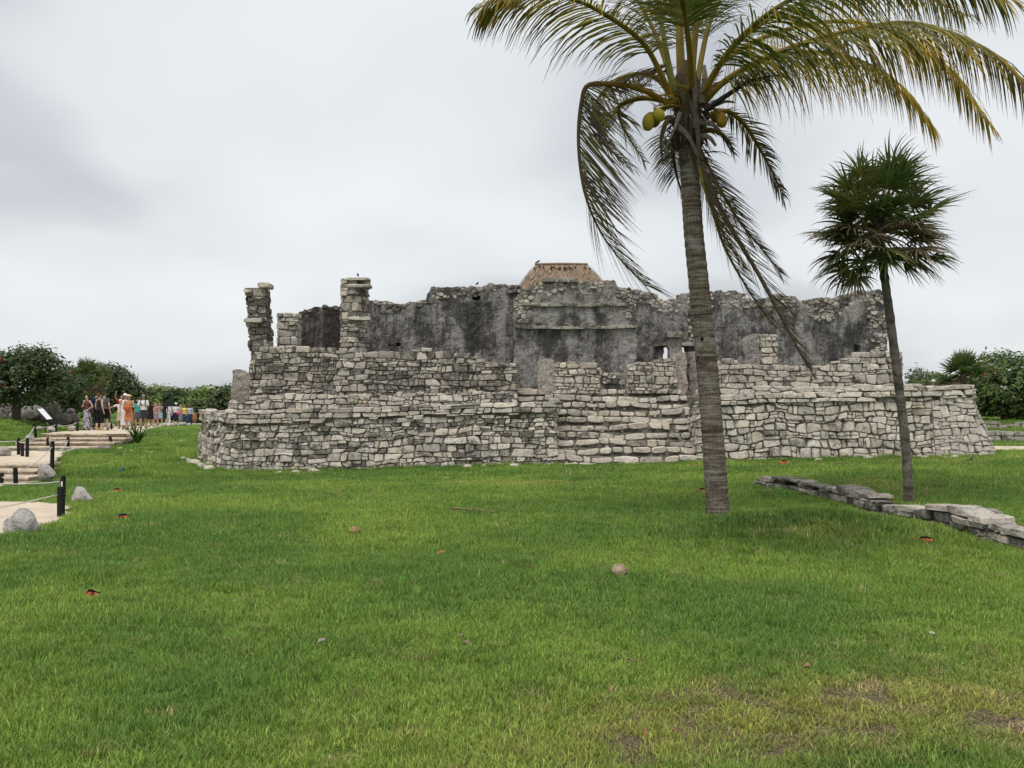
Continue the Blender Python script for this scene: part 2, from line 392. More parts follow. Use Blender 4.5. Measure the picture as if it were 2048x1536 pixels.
def sheet(name, poly, zf, mat, label, cat, step=0.25, edge=0.12, seed=1):
    """path sheet with a wavering edge laid over the ground"""
    rg = random.Random(seed); P = []
    for i in range(len(poly)):
        a = Vector(poly[i]); b = Vector(poly[(i + 1) % len(poly)]); n = max(2, int((b - a).length / step))
        for k in range(n):
            p = a.lerp(b, k / n); P.append((p.x + rg.uniform(-edge, edge), p.y + rg.uniform(-edge, edge)))
    bm = bmesh.new(); vs = [bm.verts.new((p[0], p[1], 0)) for p in P]
    f = bm.faces.new(vs); bmesh.ops.triangulate(bm, faces=[f])
    for _ in range(2): bmesh.ops.subdivide_edges(bm, edges=[e for e in bm.edges if e.calc_length() > 0.7], cuts=1, use_grid_fill=False)
    bmesh.ops.triangulate(bm, faces=bm.faces[:])
    bm.normal_update()
    V = np.array([v.co[:] for v in bm.verts]); V[:, 2] = zf(V[:, 0], V[:, 1])
    Fc = [tuple(v.index for v in fc.verts) if fc.normal.z >= 0 else tuple(v.index for v in reversed(fc.verts)) for fc in bm.faces]
    bm.verts.index_update(); bm.free()
    o = obj(name, V, Fc, mat, smooth=True); return tag(o, label, cat, kind='structure')
zlow = lambda x, y: np.interp(y, [9, 11, 15, 20.5], [0.03, 0.02, -0.02, -0.26]) + (fbm(np.asarray(x) * .8, np.asarray(y) * .8, 5) - .5) * 0.05
zmid = lambda x, y: 0.13 + 0 * np.asarray(x) + (fbm(np.asarray(x), np.asarray(y), 5) - .5) * 0.03
zup = lambda x, y: np.interp(y, [32, 36, 42, 60, 75, 100], [0.625, 0.60, 0.53, 0.31, 0.13, .03]) + 0 * np.asarray(x)
sheet('path', LAND_LOW, zlow, M['sand'], 'pale sandy landing of the path in the left foreground', 'path', seed=2)
sheet('path', LAND_STEP, zlow, M['sand'], 'sandy strip at the foot of the lower steps', 'path', seed=6)
sheet('path', LAND_MID, zmid, M['sand'], 'sandy landing between the lower and upper steps', 'path', seed=3)
sheet('path', PATH_UP, zup, M['sand'], 'sandy path where the visitors stand above the upper steps', 'path', seed=4)
sheet('path', PATH_R, lambda x, y: ground(x, y) + 0.03, M['sand'], 'strip of sandy path beyond the right corner of the ruin', 'path', seed=5)

# ------------------------------------------------------------------ grass blades: one uncountable mass, tufts instanced on points
def make_tuft(seed, n=64, rad=0.115, hmin=0.028, hmax=0.082, wd=0.0046):
    rg = random.Random(seed); V = []; Fc = []; C = []
    for i in range(n):
        k = rg.choice((.6, .8, 1, 1, 1.2, 1.5)) * rg.uniform(.85, 1.15); C += [(k * rg.uniform(.9, 1.12), k, k * .95, 1)] * 7
        a = rg.uniform(0, 6.283); rr = rad * math.sqrt(rg.random()); x, y = rr * math.cos(a), rr * math.sin(a)
        d = rg.uniform(0, 6.283); h = rg.uniform(hmin, hmax) * (1 - 0.25 * rr / rad); lean = rg.uniform(0.15, 1.0) ** 1.2
        dx, dy = math.cos(d), math.sin(d); px, py = -dy, dx; ww = wd * rg.uniform(0.7, 1.3)
        tw = rg.uniform(-0.5, 0.5); px, py = px + dx * tw, py + dy * tw
        b = len(V)
        for t, wf in ((0, 0.8), (0.5, 1.0), (0.82, 0.62)):
            q = lean * h * (0.45 * t + 0.75 * t * t); zz = h * (t - 0.28 * lean * t * t)
            for sd in (-1, 1): V.append((x + dx * q + px * ww * wf * sd * .5, y + dy * q + py * ww * wf * sd * .5, zz - 0.004))
        q = lean * h * 1.2; V.append((x + dx * q, y + dy * q, h * (1 - 0.30 * lean)))
        Fc += [(b, b + 1, b + 3, b + 2), (b + 2, b + 3, b + 5, b + 4), (b + 4, b + 5, b + 6)]
    me = make_mesh('grass_tuft', V, Fc, M['grass'], C, smooth=True)
    return bpy.data.objects.new('grass_tuft', me)
tufts = bpy.data.collections.new('grass_tufts')
for k in range(5): tufts.objects.link(make_tuft(100 + k))
for k in range(2): tufts.objects.link(make_tuft(200 + k, 40, 0.10, 0.05, 0.105, 0.0058))       # longer ones
for k in range(2): tufts.objects.link(make_tuft(300 + k, 22, 0.09, 0.016, 0.04, 0.014))         # flat broad-leaved weeds
def scatter(seed=5):
    rg = np.random.default_rng(seed); P = []; S = []
    for y0, y1, dens, sc in ((2.2, 6.5, 330, 0.82), (6.5, 10, 210, 1.0), (10, 15, 120, 1.25), (15, 21, 62, 1.5), (21, 27, 42, 1.75), (27, 36, 26, 2.2), (36, 50, 14, 2.7), (50, 80, 5, 4.0)):
        xw = 0.61 * y1 + 3.2; n = int((y1 - y0) * 2 * xw * dens)
        x = rg.uniform(-xw, xw, n); y = rg.uniform(y0, y1, n)
        k = np.abs(x) < 0.61 * y + 3.0
        if y0 >= 27: k &= (x < -6) | (x > 13)
        x, y = x[k], y[k]; P.append(np.stack([x, y], 1)); S.append(np.full(len(x), sc))
    for (fx0, fy0), (fx1, fy1), m in (((-9.4, 26.7), (-8.3, 25.0), 60), ((-8.3, 25.0), (-7.4, 24.55), 40), ((-7.4, 24.52), (1.2, 24.36), 330), ((1.2, 24.2), (5.2, 24.2), 150), ((5.2, 24.38), (13.5, 24.3), 320), ((4.70, 18), (5.15, 13.2), 130), ((5.0, 13.2), (5.3, 8), 160), ((5.75, 17), (5.85, 8), 420)):      # untrimmed grass at the foot of the walls
        t = rg.random(m); q = np.stack([fx0 + (fx1 - fx0) * t, fy0 + (fy1 - fy0) * t - np.abs(rg.normal(0, .07, m))], 1); P.append(q); S.append(np.where(q[:, 1] > 22, 1.7, .9))
    P = np.concatenate(P); S = np.concatenate(S); edge = np.zeros(len(P), bool); edge[-1610:] = True; x, y = P[:, 0], P[:, 1]
    keep = ~in_poly(RUIN_FOOT, x, y)
    for Q in (LAND_LOW, LAND_STEP, LAND_MID, PATH_UP, PATH_R, STEPS_LOW, STEPS_UP): keep &= ~in_poly(Q, x, y)
    wx = np.interp(y, _wy, _wx); keep &= ~((np.abs(x - wx - 0.03) < 0.24) & (y < 18.3))
    keep &= (x - 3.0) ** 2 + (y - 12.62) ** 2 > 0.19 ** 2
    dry, lush_shade, nz, n2 = turf(x, y)
    fine = fbm(x * 7, y * 7, 77, 2)
    bare = (dry > 0.45) & (fine < 0.16 + 0.30 * dry); keep &= ~(bare & (rg.random(len(x)) < .35))
    x, y, S, dry, lush_shade, nz, n2, bare = x[keep], y[keep], S[keep], dry[keep], lush_shade[keep], nz[keep], n2[keep], bare[keep]; edge = edge[keep]
    n = len(x); z = ground(x, y)
    hz = (0.75 + 0.55 * n2 + 0.35 * lush_shade) * (1 - 0.42 * dry) * rg.uniform(0.75, 1.25, n)
    hz = np.where(edge, hz * rg.uniform(.8, np.where(y > 22, 1.9, 1.25), n), hz)
    hz = np.where(bare, hz * rg.uniform(.18, .5, n), hz)
    scale = np.stack([S, S, S * hz / np.maximum(1, S * 0.72)], 1)
    rot = np.stack([rg.uniform(-.12, .12, n), rg.uniform(-.12, .12, n), rg.uniform(0, 6.283, n)], 1)
    idx = rg.integers(0, 5, n); lg = rg.random(n) < 0.05 + 0.10 * np.clip((n2 - .5) * 4, 0, 1); idx[lg] = 5 + rg.integers(0, 2, lg.sum())
    wdm = (rg.random(n) < .035 * np.clip((fbm(x * 1.3, y * 1.3, 91, 3) - .38) * 5, 0, 2)); idx[wdm] = 7 + rg.integers(0, 2, wdm.sum())
    A = np.array([0.142, 0.264, 0.050]); B = np.array([0.265, 0.382, 0.074]); D = np.array([0.066, 0.140, 0.028]); Y = np.array([0.36, 0.36, 0.09]); St = np.array([0.44, 0.35, 0.18])
    t = np.clip((fbm(x * .55, y * .55, 51, 4) - .5) * 3.2 + .42 + rg.normal(0, .2, n), 0, 1)[:, None]
    c = A * (1 - t) + B * t
    l = (np.clip(lush_shade * .85 + rg.normal(0, .08, n), 0, 1))[:, None]; c = c * (1 - l) + D * l  # dark green paints the lush growth and the shade there into the tint
    d = np.clip(dry * 1.0 - .12 + rg.normal(0, .16, n), 0, 1)[:, None]; c = c * (1 - d) + Y * d
    s = rg.random(n) < 0.007 + 0.13 * dry; c[s] = St * rg.uniform(.7, 1.2, (s.sum(), 1))
    c[wdm] *= np.array([.62, .72, .8]); k = bare & (rg.random(n) < .82); c[k] = np.array([.27, .21, .13]) * rg.uniform(.6, 1.35, (k.sum(), 1))
    c = c * rg.uniform(0.78, 1.22, (n, 1))
    me = bpy.data.meshes.new('grass'); me.from_pydata(np.stack([x, y, z], 1).tolist(), [], [])
    for nm, typ, arr in (('rot', 'FLOAT_VECTOR', rot), ('scl', 'FLOAT_VECTOR', scale)):
        a = me.attributes.new(nm, typ, 'POINT'); a.data.foreach_set('vector', arr.astype(np.float32).ravel())
    a = me.attributes.new('idx', 'INT', 'POINT'); a.data.foreach_set('value', idx.astype(np.int32))
    a = me.attributes.new('tint', 'FLOAT_COLOR', 'POINT'); a.data.foreach_set('color', np.concatenate([c, np.ones((n, 1))], 1).astype(np.float32).ravel())
    o = bpy.data.objects.new('grass', me); COL.objects.link(o)
    tag(o, 'green lawn grass covering the ground, yellowed in patches', 'grass', kind='stuff')
    ng = bpy.data.node_groups.new('grass_scatter', 'GeometryNodeTree')
    ng.interface.new_socket('Geometry', in_out='INPUT', socket_type='NodeSocketGeometry'); ng.interface.new_socket('Geometry', in_out='OUTPUT', socket_type='NodeSocketGeometry')
    N, L = ng.nodes, ng.links; gi = N.new('NodeGroupInput'); go = N.new('NodeGroupOutput'); ip = N.new('GeometryNodeInstanceOnPoints')
    ci = N.new('GeometryNodeCollectionInfo'); ci.inputs['Collection'].default_value = tufts; ci.inputs['Separate Children'].default_value = True; ci.inputs['Reset Children'].default_value = True
    ip.inputs['Pick Instance'].default_value = True
    def na(nm, dt): 
        q = N.new('GeometryNodeInputNamedAttribute'); q.data_type = dt; q.inputs['Name'].default_value = nm; return q.outputs['Attribute']
    L.new(gi.outputs[0], ip.inputs['Points']); L.new(ci.outputs[0], ip.inputs['Instance']); L.new(na('idx', 'INT'), ip.inputs['Instance Index'])
    L.new(na('rot', 'FLOAT_VECTOR'), ip.inputs['Rotation']); L.new(na('scl', 'FLOAT_VECTOR'), ip.inputs['Scale']); L.new(ip.outputs[0], go.inputs[0])
    md = o.modifiers.new('scatter', 'NODES'); md.node_group = ng
    print('grass tufts', n)
STEPS_LOW = [(-11.2, 19.6), (-11.5, 20.2), (-12.6, 23.2), (-20, 23.2), (-20, 19.6)]
STEPS_UP = [(-14.2, 29.9), (-14.0, 33), (-17.6, 33), (-18.2, 29.9)]
scatter()
# ------------------------------------------------------------------ the ruin
ruin = empty('stone_ruin', (2.0, 27.0, 0.0), 'long grey Maya stone ruin on a terrace with a central stair and broken plastered walls', 'ruin')
RG = random.Random(42)
class Wall:
    """vertical-ish wall surface over a plan path; points (X, Y, nx, ny, bx, by): outward normal and batter per metre of height"""
    def __init__(s, pts, zb):
        s.p = np.array([(p + (0, 0))[:6] if len(p) < 6 else p for p in pts], float)
        d = np.hypot(np.diff(s.p[:, 0]), np.diff(s.p[:, 1])); s.u = np.concatenate([[0], np.cumsum(d)]); s.L = s.u[-1]
        s.zb = zb
        n = max(2, int(s.L / 0.02)); U = np.linspace(0, s.L, n + 1); s.k = n / s.L
        T = [np.interp(U, s.u, s.p[:, c]) for c in range(6)]; l = np.hypot(T[2], T[3]); l[l == 0] = 1; T[2] /= l; T[3] /= l
        if callable(zb):
            try: Z = np.asarray(zb(T[0], T[1]), float) + 0 * U
            except Exception: Z = np.array([zb(x, y) for x, y in zip(T[0], T[1])], float)
        else: Z = np.full(n + 1, zb)
        s.t = list(zip(*[t.tolist() for t in T], Z.tolist())); s.n = n
    def row(s, u):
        i = int(u * s.k + 0.5); return s.t[0 if i < 0 else s.n if i > s.n else i]
    def base(s, u): return s.row(u)[6]
    def at(s, u, v, d):
        X, Y, nx, ny, bx, by, z = s.row(u); e = 0.0
        if u < 0: e = u
        elif u > s.L: e = u - s.L
        q = u * s.k; f = (q - int(q + 0.5)) / s.k if 0 <= u <= s.L else e
        return (X - ny * f + nx * d + bx * v, Y + nx * f + ny * d + by * v, z + v)
def seeds(u0, u1, v0, v1, st, rg):
    S = []; v = v0 - rg.uniform(0, 0.05)
    while v < v1 + 0.1:
        h = rg.uniform(*st['h']); u = u0 - rg.uniform(0, 0.3)
        while u < u1 + 0.2:
            wd = rg.uniform(*st['w']) * (0.55 if rg.random() < 0.18 else 1)
            S.append((u + wd / 2, v + h / 2 + rg.gauss(0, st['j'] * h) + 0.05 * math.sin(u * 0.9 + v * 2) , wd, h)); u += wd
        v += h
    for _ in range(int((u1 - u0) * (v1 - v0) * st.get('c', 3))):
        q = rg.uniform(0.05, 0.11); S.append((rg.uniform(u0, u1), rg.uniform(v0, v1), q * 1.3, q))
    return S
def cells(S, st):
    asp = (st['h'][0] + st['h'][1]) / (st['w'][0] + st['w'][1])
    Q = [(u * asp, v, (0.25 * (wd * asp) * h) * 0.9) for u, v, wd, h in S]
    g = {}; cs = st['h'][1] * 1.3
    for i, q in enumerate(Q): g.setdefault((int(q[0] // cs), int(q[1] // cs)), []).append(i)
    out = []
    for i, (a, b, r) in enumerate(Q):
        B = st['h'][1] * 1.25; P = [(a - B, b - B), (a + B, b - B), (a + B, b + B), (a - B, b + B)]
        ci, cj = int(a // cs), int(b // cs)
        for di in (-2, -1, 0, 1, 2):
            for dj in (-2, -1, 0, 1, 2):
                for j in g.get((ci + di, cj + dj), ()):
                    if j == i or not P: continue
                    a2, b2, r2 = Q[j]; nx, ny = a2 - a, b2 - b
                    k = (a2 * a2 + b2 * b2 - r2 - a * a - b * b + r) * 0.5
                    P = clip(P, nx, ny, k)
        if len(P) >= 3: out.append([(x / asp, y) for x, y in P])
    return out
def clip(P, nx, ny, k):
    out = []; n = len(P)
    for i in range(n):
        p, q = P[i], P[(i + 1) % n]; dp = p[0] * nx + p[1] * ny - k; dq = q[0] * nx + q[1] * ny - k
        if dp <= 0: out.append(p)
        if (dp < 0 < dq) or (dq < 0 < dp):
            t = dp / (dp - dq); out.append((p[0] + (q[0] - p[0]) * t, p[1] + (q[1] - p[1]) * t))
    return out
def parea(P): return 0.5 * abs(sum(P[i][0] * P[(i + 1) % len(P)][1] - P[(i + 1) % len(P)][0] * P[i][1] for i in range(len(P))))
def simplify(P, n):
    P = list(P)
    while len(P) > n:
        k = min(range(len(P)), key=lambda i: parea([P[i - 1], P[i], P[(i + 1) % len(P)]])); P.pop(k)
    return P
def courses(u0, u1, v0, v1, st, rg):
    """coursed rubble: wavering beds, slanted butts, now and then a split or a pocket of chips"""
    hs = []; v = v0
    while v < v1 + .05: h = rg.uniform(*st['h']); hs.append((v, h)); v += h
    ph = [rg.uniform(0, 60) for _ in range(len(hs) + 1)]; am = st.get('wave', .035)
    bed = lambda k, u: (hs[k][0] if k < len(hs) else v) + (0 if k == 0 else am * (math.sin(u * 1.1 + ph[k]) + .7 * math.sin(u * 2.9 + ph[k] * 1.7) + .45 * math.sin(u * 6.7 + ph[k] * 2.3)))
    out = []
    for k, (vv, h) in enumerate(hs):
        u = u0 - rg.uniform(0, .3); sl = 0.0
        while u < u1 + .1:
            wd = rg.uniform(*st['w']) * rg.choice((.5, .8, 1, 1, 1.25)) * (.75 + .5 * h / st['h'][1]); s2 = rg.uniform(-.03, .03); e = u + wd
            q = lambda: rg.uniform(-.011, .011)
            A = [(u - sl, bed(k, u)), (u + wd * .5, bed(k, u + wd * .5) + q()), (e - s2, bed(k, e)), (e + s2, bed(k + 1, e)), (u + wd * .5, bed(k + 1, u + wd * .5) + q()), (u + sl, bed(k + 1, u))]
            r = rg.random()
            if r < st.get('split', .13) and h > .13:
                m = rg.uniform(.35, .65); L = (u, bed(k, u) * (1 - m) + bed(k + 1, u) * m + q()); Rr = (e, bed(k, e) * (1 - m) + bed(k + 1, e) * m + q())
                out += [[A[0], A[1], A[2], Rr, L], [L, Rr, A[3], A[4], A[5]]]
            elif r < st.get('split', .13) + .10:
                m = rg.uniform(.25, .75); P0 = (u + wd * m, bed(k, u + wd * m)); P1 = (u + wd * m + rg.uniform(-.04, .04), bed(k + 1, u + wd * m)); c = (P0[0] * .5 + P1[0] * .5, P0[1] * .5 + P1[1] * .5)
                out += [[A[0], P0, c, (u, (A[0][1] + A[5][1]) / 2)], [(u, (A[0][1] + A[5][1]) / 2), c, P1, A[5]], [P0, A[2], A[3], P1, c]]
            else:
                if rg.random() < st.get('cut', .4): i = rg.choice((0, 2, 3, 5)); cx, cy = u + wd / 2, vv + h / 2; A[i] = (A[i][0] + (cx - A[i][0]) * rg.uniform(.1, .34), A[i][1] + (cy - A[i][1]) * rg.uniform(.1, .34))
                out.append(A)
            u, sl = e, s2
    return out
BUCKETS = {}
def stone_geo(wall, P, rg, d0, d1, back=-0.16, joint=0.012, rnd=None):
    """rounded uneven stone from its outline on the wall: back ring, edge ring, front ring, crown"""
    cx = sum(p[0] for p in P) / len(P); cy = sum(p[1] for p in P) / len(P)
    Q = []
    for x, y in P:
        l = math.hypot(x - cx, y - cy) or 1; k = max(0.3, 1 - joint / l * 1.3); Q.append((cx + (x - cx) * k, cy + (y - cy) * k))
    C = []; rnd = rnd or rg.uniform(.10, .19)
    for i in range(len(Q)):
        p, q = Q[i], Q[(i + 1) % len(Q)]
        C.append((p[0] + (q[0] - p[0]) * rnd, p[1] + (q[1] - p[1]) * rnd)); C.append((p[0] + (q[0] - p[0]) * (1 - rnd), p[1] + (q[1] - p[1]) * (1 - rnd)))
    n = len(C); pr = rg.uniform(d0, d1); ta, tb = rg.uniform(-.14, .14), rg.uniform(-.20, .08); joint *= rg.uniform(.35, 1.5)
    size = math.sqrt(parea(P)); V = []
    for x, y in C: V.append(wall.at(x, y, back))
    e = min(0.026, size * 0.11)
    for x, y in C:
        jx, jy = rg.uniform(-.006, .006), rg.uniform(-.006, .006)
        V.append(wall.at(x + jx, y + jy, pr - e * rg.uniform(.8, 1.6) + ta * (x - cx) + tb * (y - cy)))
    for x, y in C:
        k = rg.uniform(.76, .93); V.append(wall.at(cx + (x - cx) * k, cy + (y - cy) * k, pr + rg.uniform(-.25, .25) * e + ta * (x - cx) * k + tb * (y - cy) * k))
    V.append(wall.at(cx, cy, pr + rg.uniform(-.1, .5) * e))
    Fc = []
    for i in range(n):
        j = (i + 1) % n
        Fc += [(i, j, n + j, n + i), (n + i, n + j, 2 * n + j, 2 * n + i), (2 * n + i, 2 * n + j, 3 * n)]
    return V, Fc
def stone_col(rg, lo=0.72, hi=1.12, li=(0.38, 0.56), base=(0.61, 0.55, 0.475)):
    k = rg.uniform(lo, hi); h = rg.uniform(-.03, .03)
    return (base[0] * k * (1 + h), base[1] * k, base[2] * k * (1 - h * 1.2), rg.uniform(*li))
def lay(wall, top, v0, bucket, st, rg, d=(0.02, 0.07), li=(0.38, 0.62), lohi=(0.72, 1.16), u0=None, u1=None, mask=None, base=(0.61, 0.55, 0.475), back=-0.16, joint=0.008, ragged=0.05, hi_d=0):
    u0 = 0 if u0 is None else u0; u1 = wall.L if u1 is None else u1
    topf = top if callable(top) else (lambda u: top)
    vmax = max(topf(u) for u in np.linspace(u0, u1, 60))
    for P in (courses(u0, u1, v0, vmax, st, rg) if st.get('rows') else cells(seeds(u0, u1, v0, vmax, st, rg), st)):
        cx = sum(p[0] for p in P) / len(P); cy = sum(p[1] for p in P) / len(P)
        if cx < u0 - .05 or cx > u1 + .05 or cy > topf(cx): continue
        P = clip(P, 0, 1, topf(cx) + rg.uniform(-0.02, ragged)); P = clip(P, 0, -1, -v0); P = clip(P, 1, 0, u1); P = clip(P, -1, 0, -u0)
        if len(P) < 3 or parea(P) < 0.0012: continue
        if mask and not mask(cx, cy, rg): continue
        P = simplify(P, 6)
        V, Fc = stone_geo(wall, P, rg, d[0], d[1], back, joint)
        BUCKETS.setdefault(bucket, []).append((parea(P), V, Fc, stone_col(rg, lohi[0], lohi[1], li, base)))
def core(name, wall, top, v0, parent, thick=0.5, d=-0.03, drop=0.07, step=0.22, u0=0, u1=None, mat='core'):
    u1 = wall.L if u1 is None else u1; n = max(2, int((u1 - u0) / step)); V = []; Fc = []
    topf = top if callable(top) else (lambda u: top)
    us = [u0 + (u1 - u0) * i / n for i in range(n + 1)]
    for u in us:
        t = max(v0 + .05, topf(u) - drop)
        V += [wall.at(u, v0, d), wall.at(u, t, d), wall.at(u, t, -thick), wall.at(u, v0, -thick)]
    for i in range(n):
        a = i * 4
        for k in range(4): k2 = (k + 1) % 4; Fc.append((a + k, a + 4 + k, a + 4 + k2, a + k2))
    Fc += [(0, 1, 2, 3), (n * 4 + 3, n * 4 + 2, n * 4 + 1, n * 4)]
    return obj(name, V, Fc, M[mat], parent, cols=[(0.5, .5, .5, .5)] * len(V))
def prism(name, poly, z0, z1, parent, mat='core'):
    n = len(poly); V = [(x, y, z0) for x, y in poly] + [(x, y, z1(x, y) if callable(z1) else z1) for x, y in poly]
    Fc = [tuple(range(n - 1, -1, -1)), tuple(range(n, 2 * n))] + [(i, (i + 1) % n, n + (i + 1) % n, n + i) for i in range(n)]
    return obj(name, V, Fc, M[mat], parent, cols=[(0.5, .5, .5, .5)] * len(V))
def pxprof(pts, Y):
    """top profile of a frontal wall from silhouette points"""
    xs = [X_(a, Y) for a, b in pts]; zs = [Z_(b, Y) for a, b in pts]
    return lambda x: float(np.interp(x, xs, zs))

ST_L = dict(h=(0.09, 0.22), w=(0.17, 0.46), rows=1, cut=.55, split=.18)
ST_R = dict(h=(0.13, 0.30), w=(0.20, 0.44), rows=1, wave=.055, cut=.8, split=.2)
ST_U = dict(h=(0.09, 0.20), w=(0.16, 0.42), rows=1)
ST_C = dict(h=(0.12, 0.19), w=(0.24, 0.54), rows=1, wave=.012)
ST_S = dict(h=(0.08, 0.16), w=(0.11, 0.26), j=0.25, c=6)
gbase = lambda x, y: ground(x, y) - 0.22

# --- left terrace
LT = Wall([(-9.77, 27.5, -.88, -.48, .10, .04), (-8.95, 26.0, -.8, -.6, .09, .06), (-8.2, 25.05, -.5, -.86, .06, .1), (-7.42, 24.62, -.1, -1, 0, .14), (1.20, 24.5, 0, -1, 0, .14), (1.23, 24.52, 1, 0, 0, .14), (1.23, 26.4, 1, 0, 0, .0)], gbase)
lt_top = lambda u: float(np.interp(u, [0, LT.u[3], LT.u[4], LT.L], [1.52, 1.51, 1.82, 1.85])) - LT.base(u)
COR = 0.36
front_terrace = core('front_terrace', LT, lambda u: lt_top(u), 0, ruin, 0.7)
lay(LT, lambda u: lt_top(u) - COR, 0.0, 'stone', ST_L, RG, (0.01, 0.085), (.40, .66))
lay(LT, lambda u: lt_top(u), 0.0, 'cornice', ST_C, RG, (0.10, 0.15), (0.42, 0.60), mask=lambda u, v, rg: v > lt_top(u) - COR)
# --- right terrace, wrapping the battered corner
RT = Wall([(5.2, 26.4, -1, 0, 0, 0), (5.2, 24.52, -1, 0, 0, .10), (5.23, 24.5, 0, -1, 0, .14), (12.9, 24.42, 0, -1, 0, .14), (13.43, 24.42, .2, -1, -.33, .14), (13.5, 24.5, 1, -.1, -.33, .14), (13.75, 28.5, 1, 0, -.33, 0)], gbase)
rt_top = lambda u: float(np.interp(u, [0, RT.u[1], RT.u[2], RT.u[2] + 5.4, RT.u[4], RT.L], [2.0, 1.95, 1.95, 2.18, 2.24, 2.24])) - RT.base(u)
right_terrace = core('right_terrace', RT, lambda u: rt_top(u), 0, ruin, 0.7)
lay(RT, lambda u: rt_top(u) - 0.32, 0.0, 'stone', ST_R, RG, (0.02, 0.085), (0.33, 0.57), (0.74, 1.14), u1=RT.u[3] - 1.2, joint=.013)
ST_RC = dict(h=(0.12, 0.27), w=(0.18, 0.42), rows=1, wave=.06, cut=.9, split=.25)
lay(RT, lambda u: rt_top(u) - 0.32, 0.0, 'stone', ST_RC, RG, (0.02, 0.05), (0.27, 0.44), (0.8, 1.08), u0=RT.u[3] - 1.2, joint=0.005, base=(0.60, 0.54, 0.48))
lay(RT, lambda u: rt_top(u), 0.0, 'cornice', ST_C, RG, (0.09, 0.14), (0.34, 0.54), (0.78, 1.15), mask=lambda u, v, rg: v > rt_top(u) - 0.34, u0=RT.u[1])
# solid fill and floors
prism('terrace_floor', [(-9.0, 28.5), (-8.5, 26.3), (-7.5, 25.2), (1.0, 25.1), (1.0, 30.9), (-8.8, 30.9)], -0.4, lambda x, y: 1.44 + (x + 8) * 0.033, ruin)
prism('terrace_floor', [(5.4, 25.1), (12.6, 25.0), (12.75, 28.4), (12.7, 30.9), (5.4, 30.9)], -0.4, lambda x, y: 1.86 + (x - 5.4) * 0.04, ruin)
prism('upper_floor', [(-7.4, 27.5), (11.4, 27.5), (11.4, 31.2), (-7.4, 31.2)], 1.0, 2.12, ruin)
# --- second tier, left
T2 = Wall([(-8.75, 27.4, -.9, -.4, .05, .03), (-8.35, 26.2, -.7, -.7, .05, .05), (-7.95, 25.75, -.2, -1, 0, .07), (0.15, 25.6, 0, -1, 0, .07)], lambda x, y: 1.30)
t2_top = lambda u: float(np.interp(u, [0, T2.u[2] - .1, T2.u[2], T2.L - 1.9, T2.L], [1.78, 1.80, 1.97, 2.02, 2.12])) - 1.30
core('second_tier', T2, t2_top, 0, ruin, 0.9)
lay(T2, t2_top, 0.0, 'wall', ST_U, RG, (0.02, 0.07), (0.42, 0.58))
# --- main left wall with its step-down to the doorway
YW = 26.5
W3 = Wall([(-8.05, 27.4, -1, 0, .03, 0), (-7.83, 26.52, -1, -.1, .03, 0), (-7.80, 26.5, 0, -1, 0, .03), (0.07, YW, 0, -1, 0, .03), (0.10, YW + .02, 1, 0, 0, .0), (0.10, YW + .6, 1, 0, 0, 0)], lambda x, y: 1.88)
_p3 = pxprof([(400, 696), (560, 693), (600, 692), (666, 698), (720, 702), (840, 699), (903, 696), (906, 708), (938, 709), (961, 718), (981, 726), (1030, 728)], YW)
w3_top = lambda u: _p3(float(np.interp(u, W3.u, W3.p[:, 0]))) - 1.88
upper_wall = core('upper_wall', W3, w3_top, 0, ruin, 0.55)
lay(W3, w3_top, 0.0, 'wall', ST_U, RG, (0.015, 0.075), (0.46, 0.66), (0.6, 1.05))
# --- free-standing stone pillars (path round four sides)
def pillar(name, c, wd, dp, yaw, z0, z1, bucket, st, lean=(0, 0), li=(0.45, 0.62), lohi=(0.7, 1.05), top=None, sides='flbr', plaster_sides=False, rgs=1):
    rg = random.Random(rgs); ca, sa = math.cos(yaw), math.sin(yaw)
    q = lambda x, y: (c[0] + x * ca - y * sa, c[1] + x * sa + y * ca); nn = lambda x, y: (x * ca - y * sa, x * sa + y * ca)
    hw, hd = wd / 2, dp / 2; e = 0.012
    pts = []
    for (a, b, n) in (((-hw, hd), (-hw, -hd), (-1, 0)), ((-hw + e, -hd), (hw - e, -hd), (0, -1)), ((hw, -hd), (hw, hd), (1, 0)), ((hw - e, hd), (-hw + e, hd), (0, 1))):
        for r_ in (a, b): pts.append((*q(*r_), *nn(*n), *lean))
    wl = Wall(pts, lambda x, y: z0)
    tp = top or (lambda u: z1 - z0)
    h = z1 - z0; V = []
    for zz in (0, h - 0.06):
        for (x, y) in ((-hw + .05, -hd + .05), (hw - .05, -hd + .05), (hw - .05, hd - .05), (-hw + .05, hd - .05)):
            X, Y = q(x, y); V.append((X + lean[0] * zz, Y + lean[1] * zz, z0 + zz))
    o = obj(name, V, [(3, 2, 1, 0), (4, 5, 6, 7), (0, 1, 5, 4), (1, 2, 6, 5), (2, 3, 7, 6), (3, 0, 4, 7)], M['core'], ruin, cols=[(.5, .5, .5, .5)] * 8)
    lay(wl, tp, 0.0, bucket, st, rg, (-0.035, 0.03), li, lohi, back=-0.14)
    return o, wl
ST_P = dict(h=(0.10, 0.27), w=(0.18, 0.46), rows=1, wave=.012)
P1, P1w = pillar('pillar', (-7.64, 26.98), 0.58, 0.75, 0.0, 3.3, Z_(572, 26.7), 'wall', ST_P, (-0.055, 0), (0.56, 0.78), (0.55, 1.0), rgs=3)
P2, P2w = pillar('pillar', (-4.90, 27.6), 0.60, 0.8, R(-24), 1.9, Z_(555, 27.3), 'wall', ST_P, (0, 0), (0.42, 0.62), (0.7, 1.1), rgs=4)
P3, _ = pillar('door_jamb', (X_(579, 28.4), 28.4), 0.64, 0.7, 0.0, 1.9, Z_(627, 28.2), 'wall', ST_P, (0, 0), (0.36, 0.54), (0.75, 1.1), rgs=5)
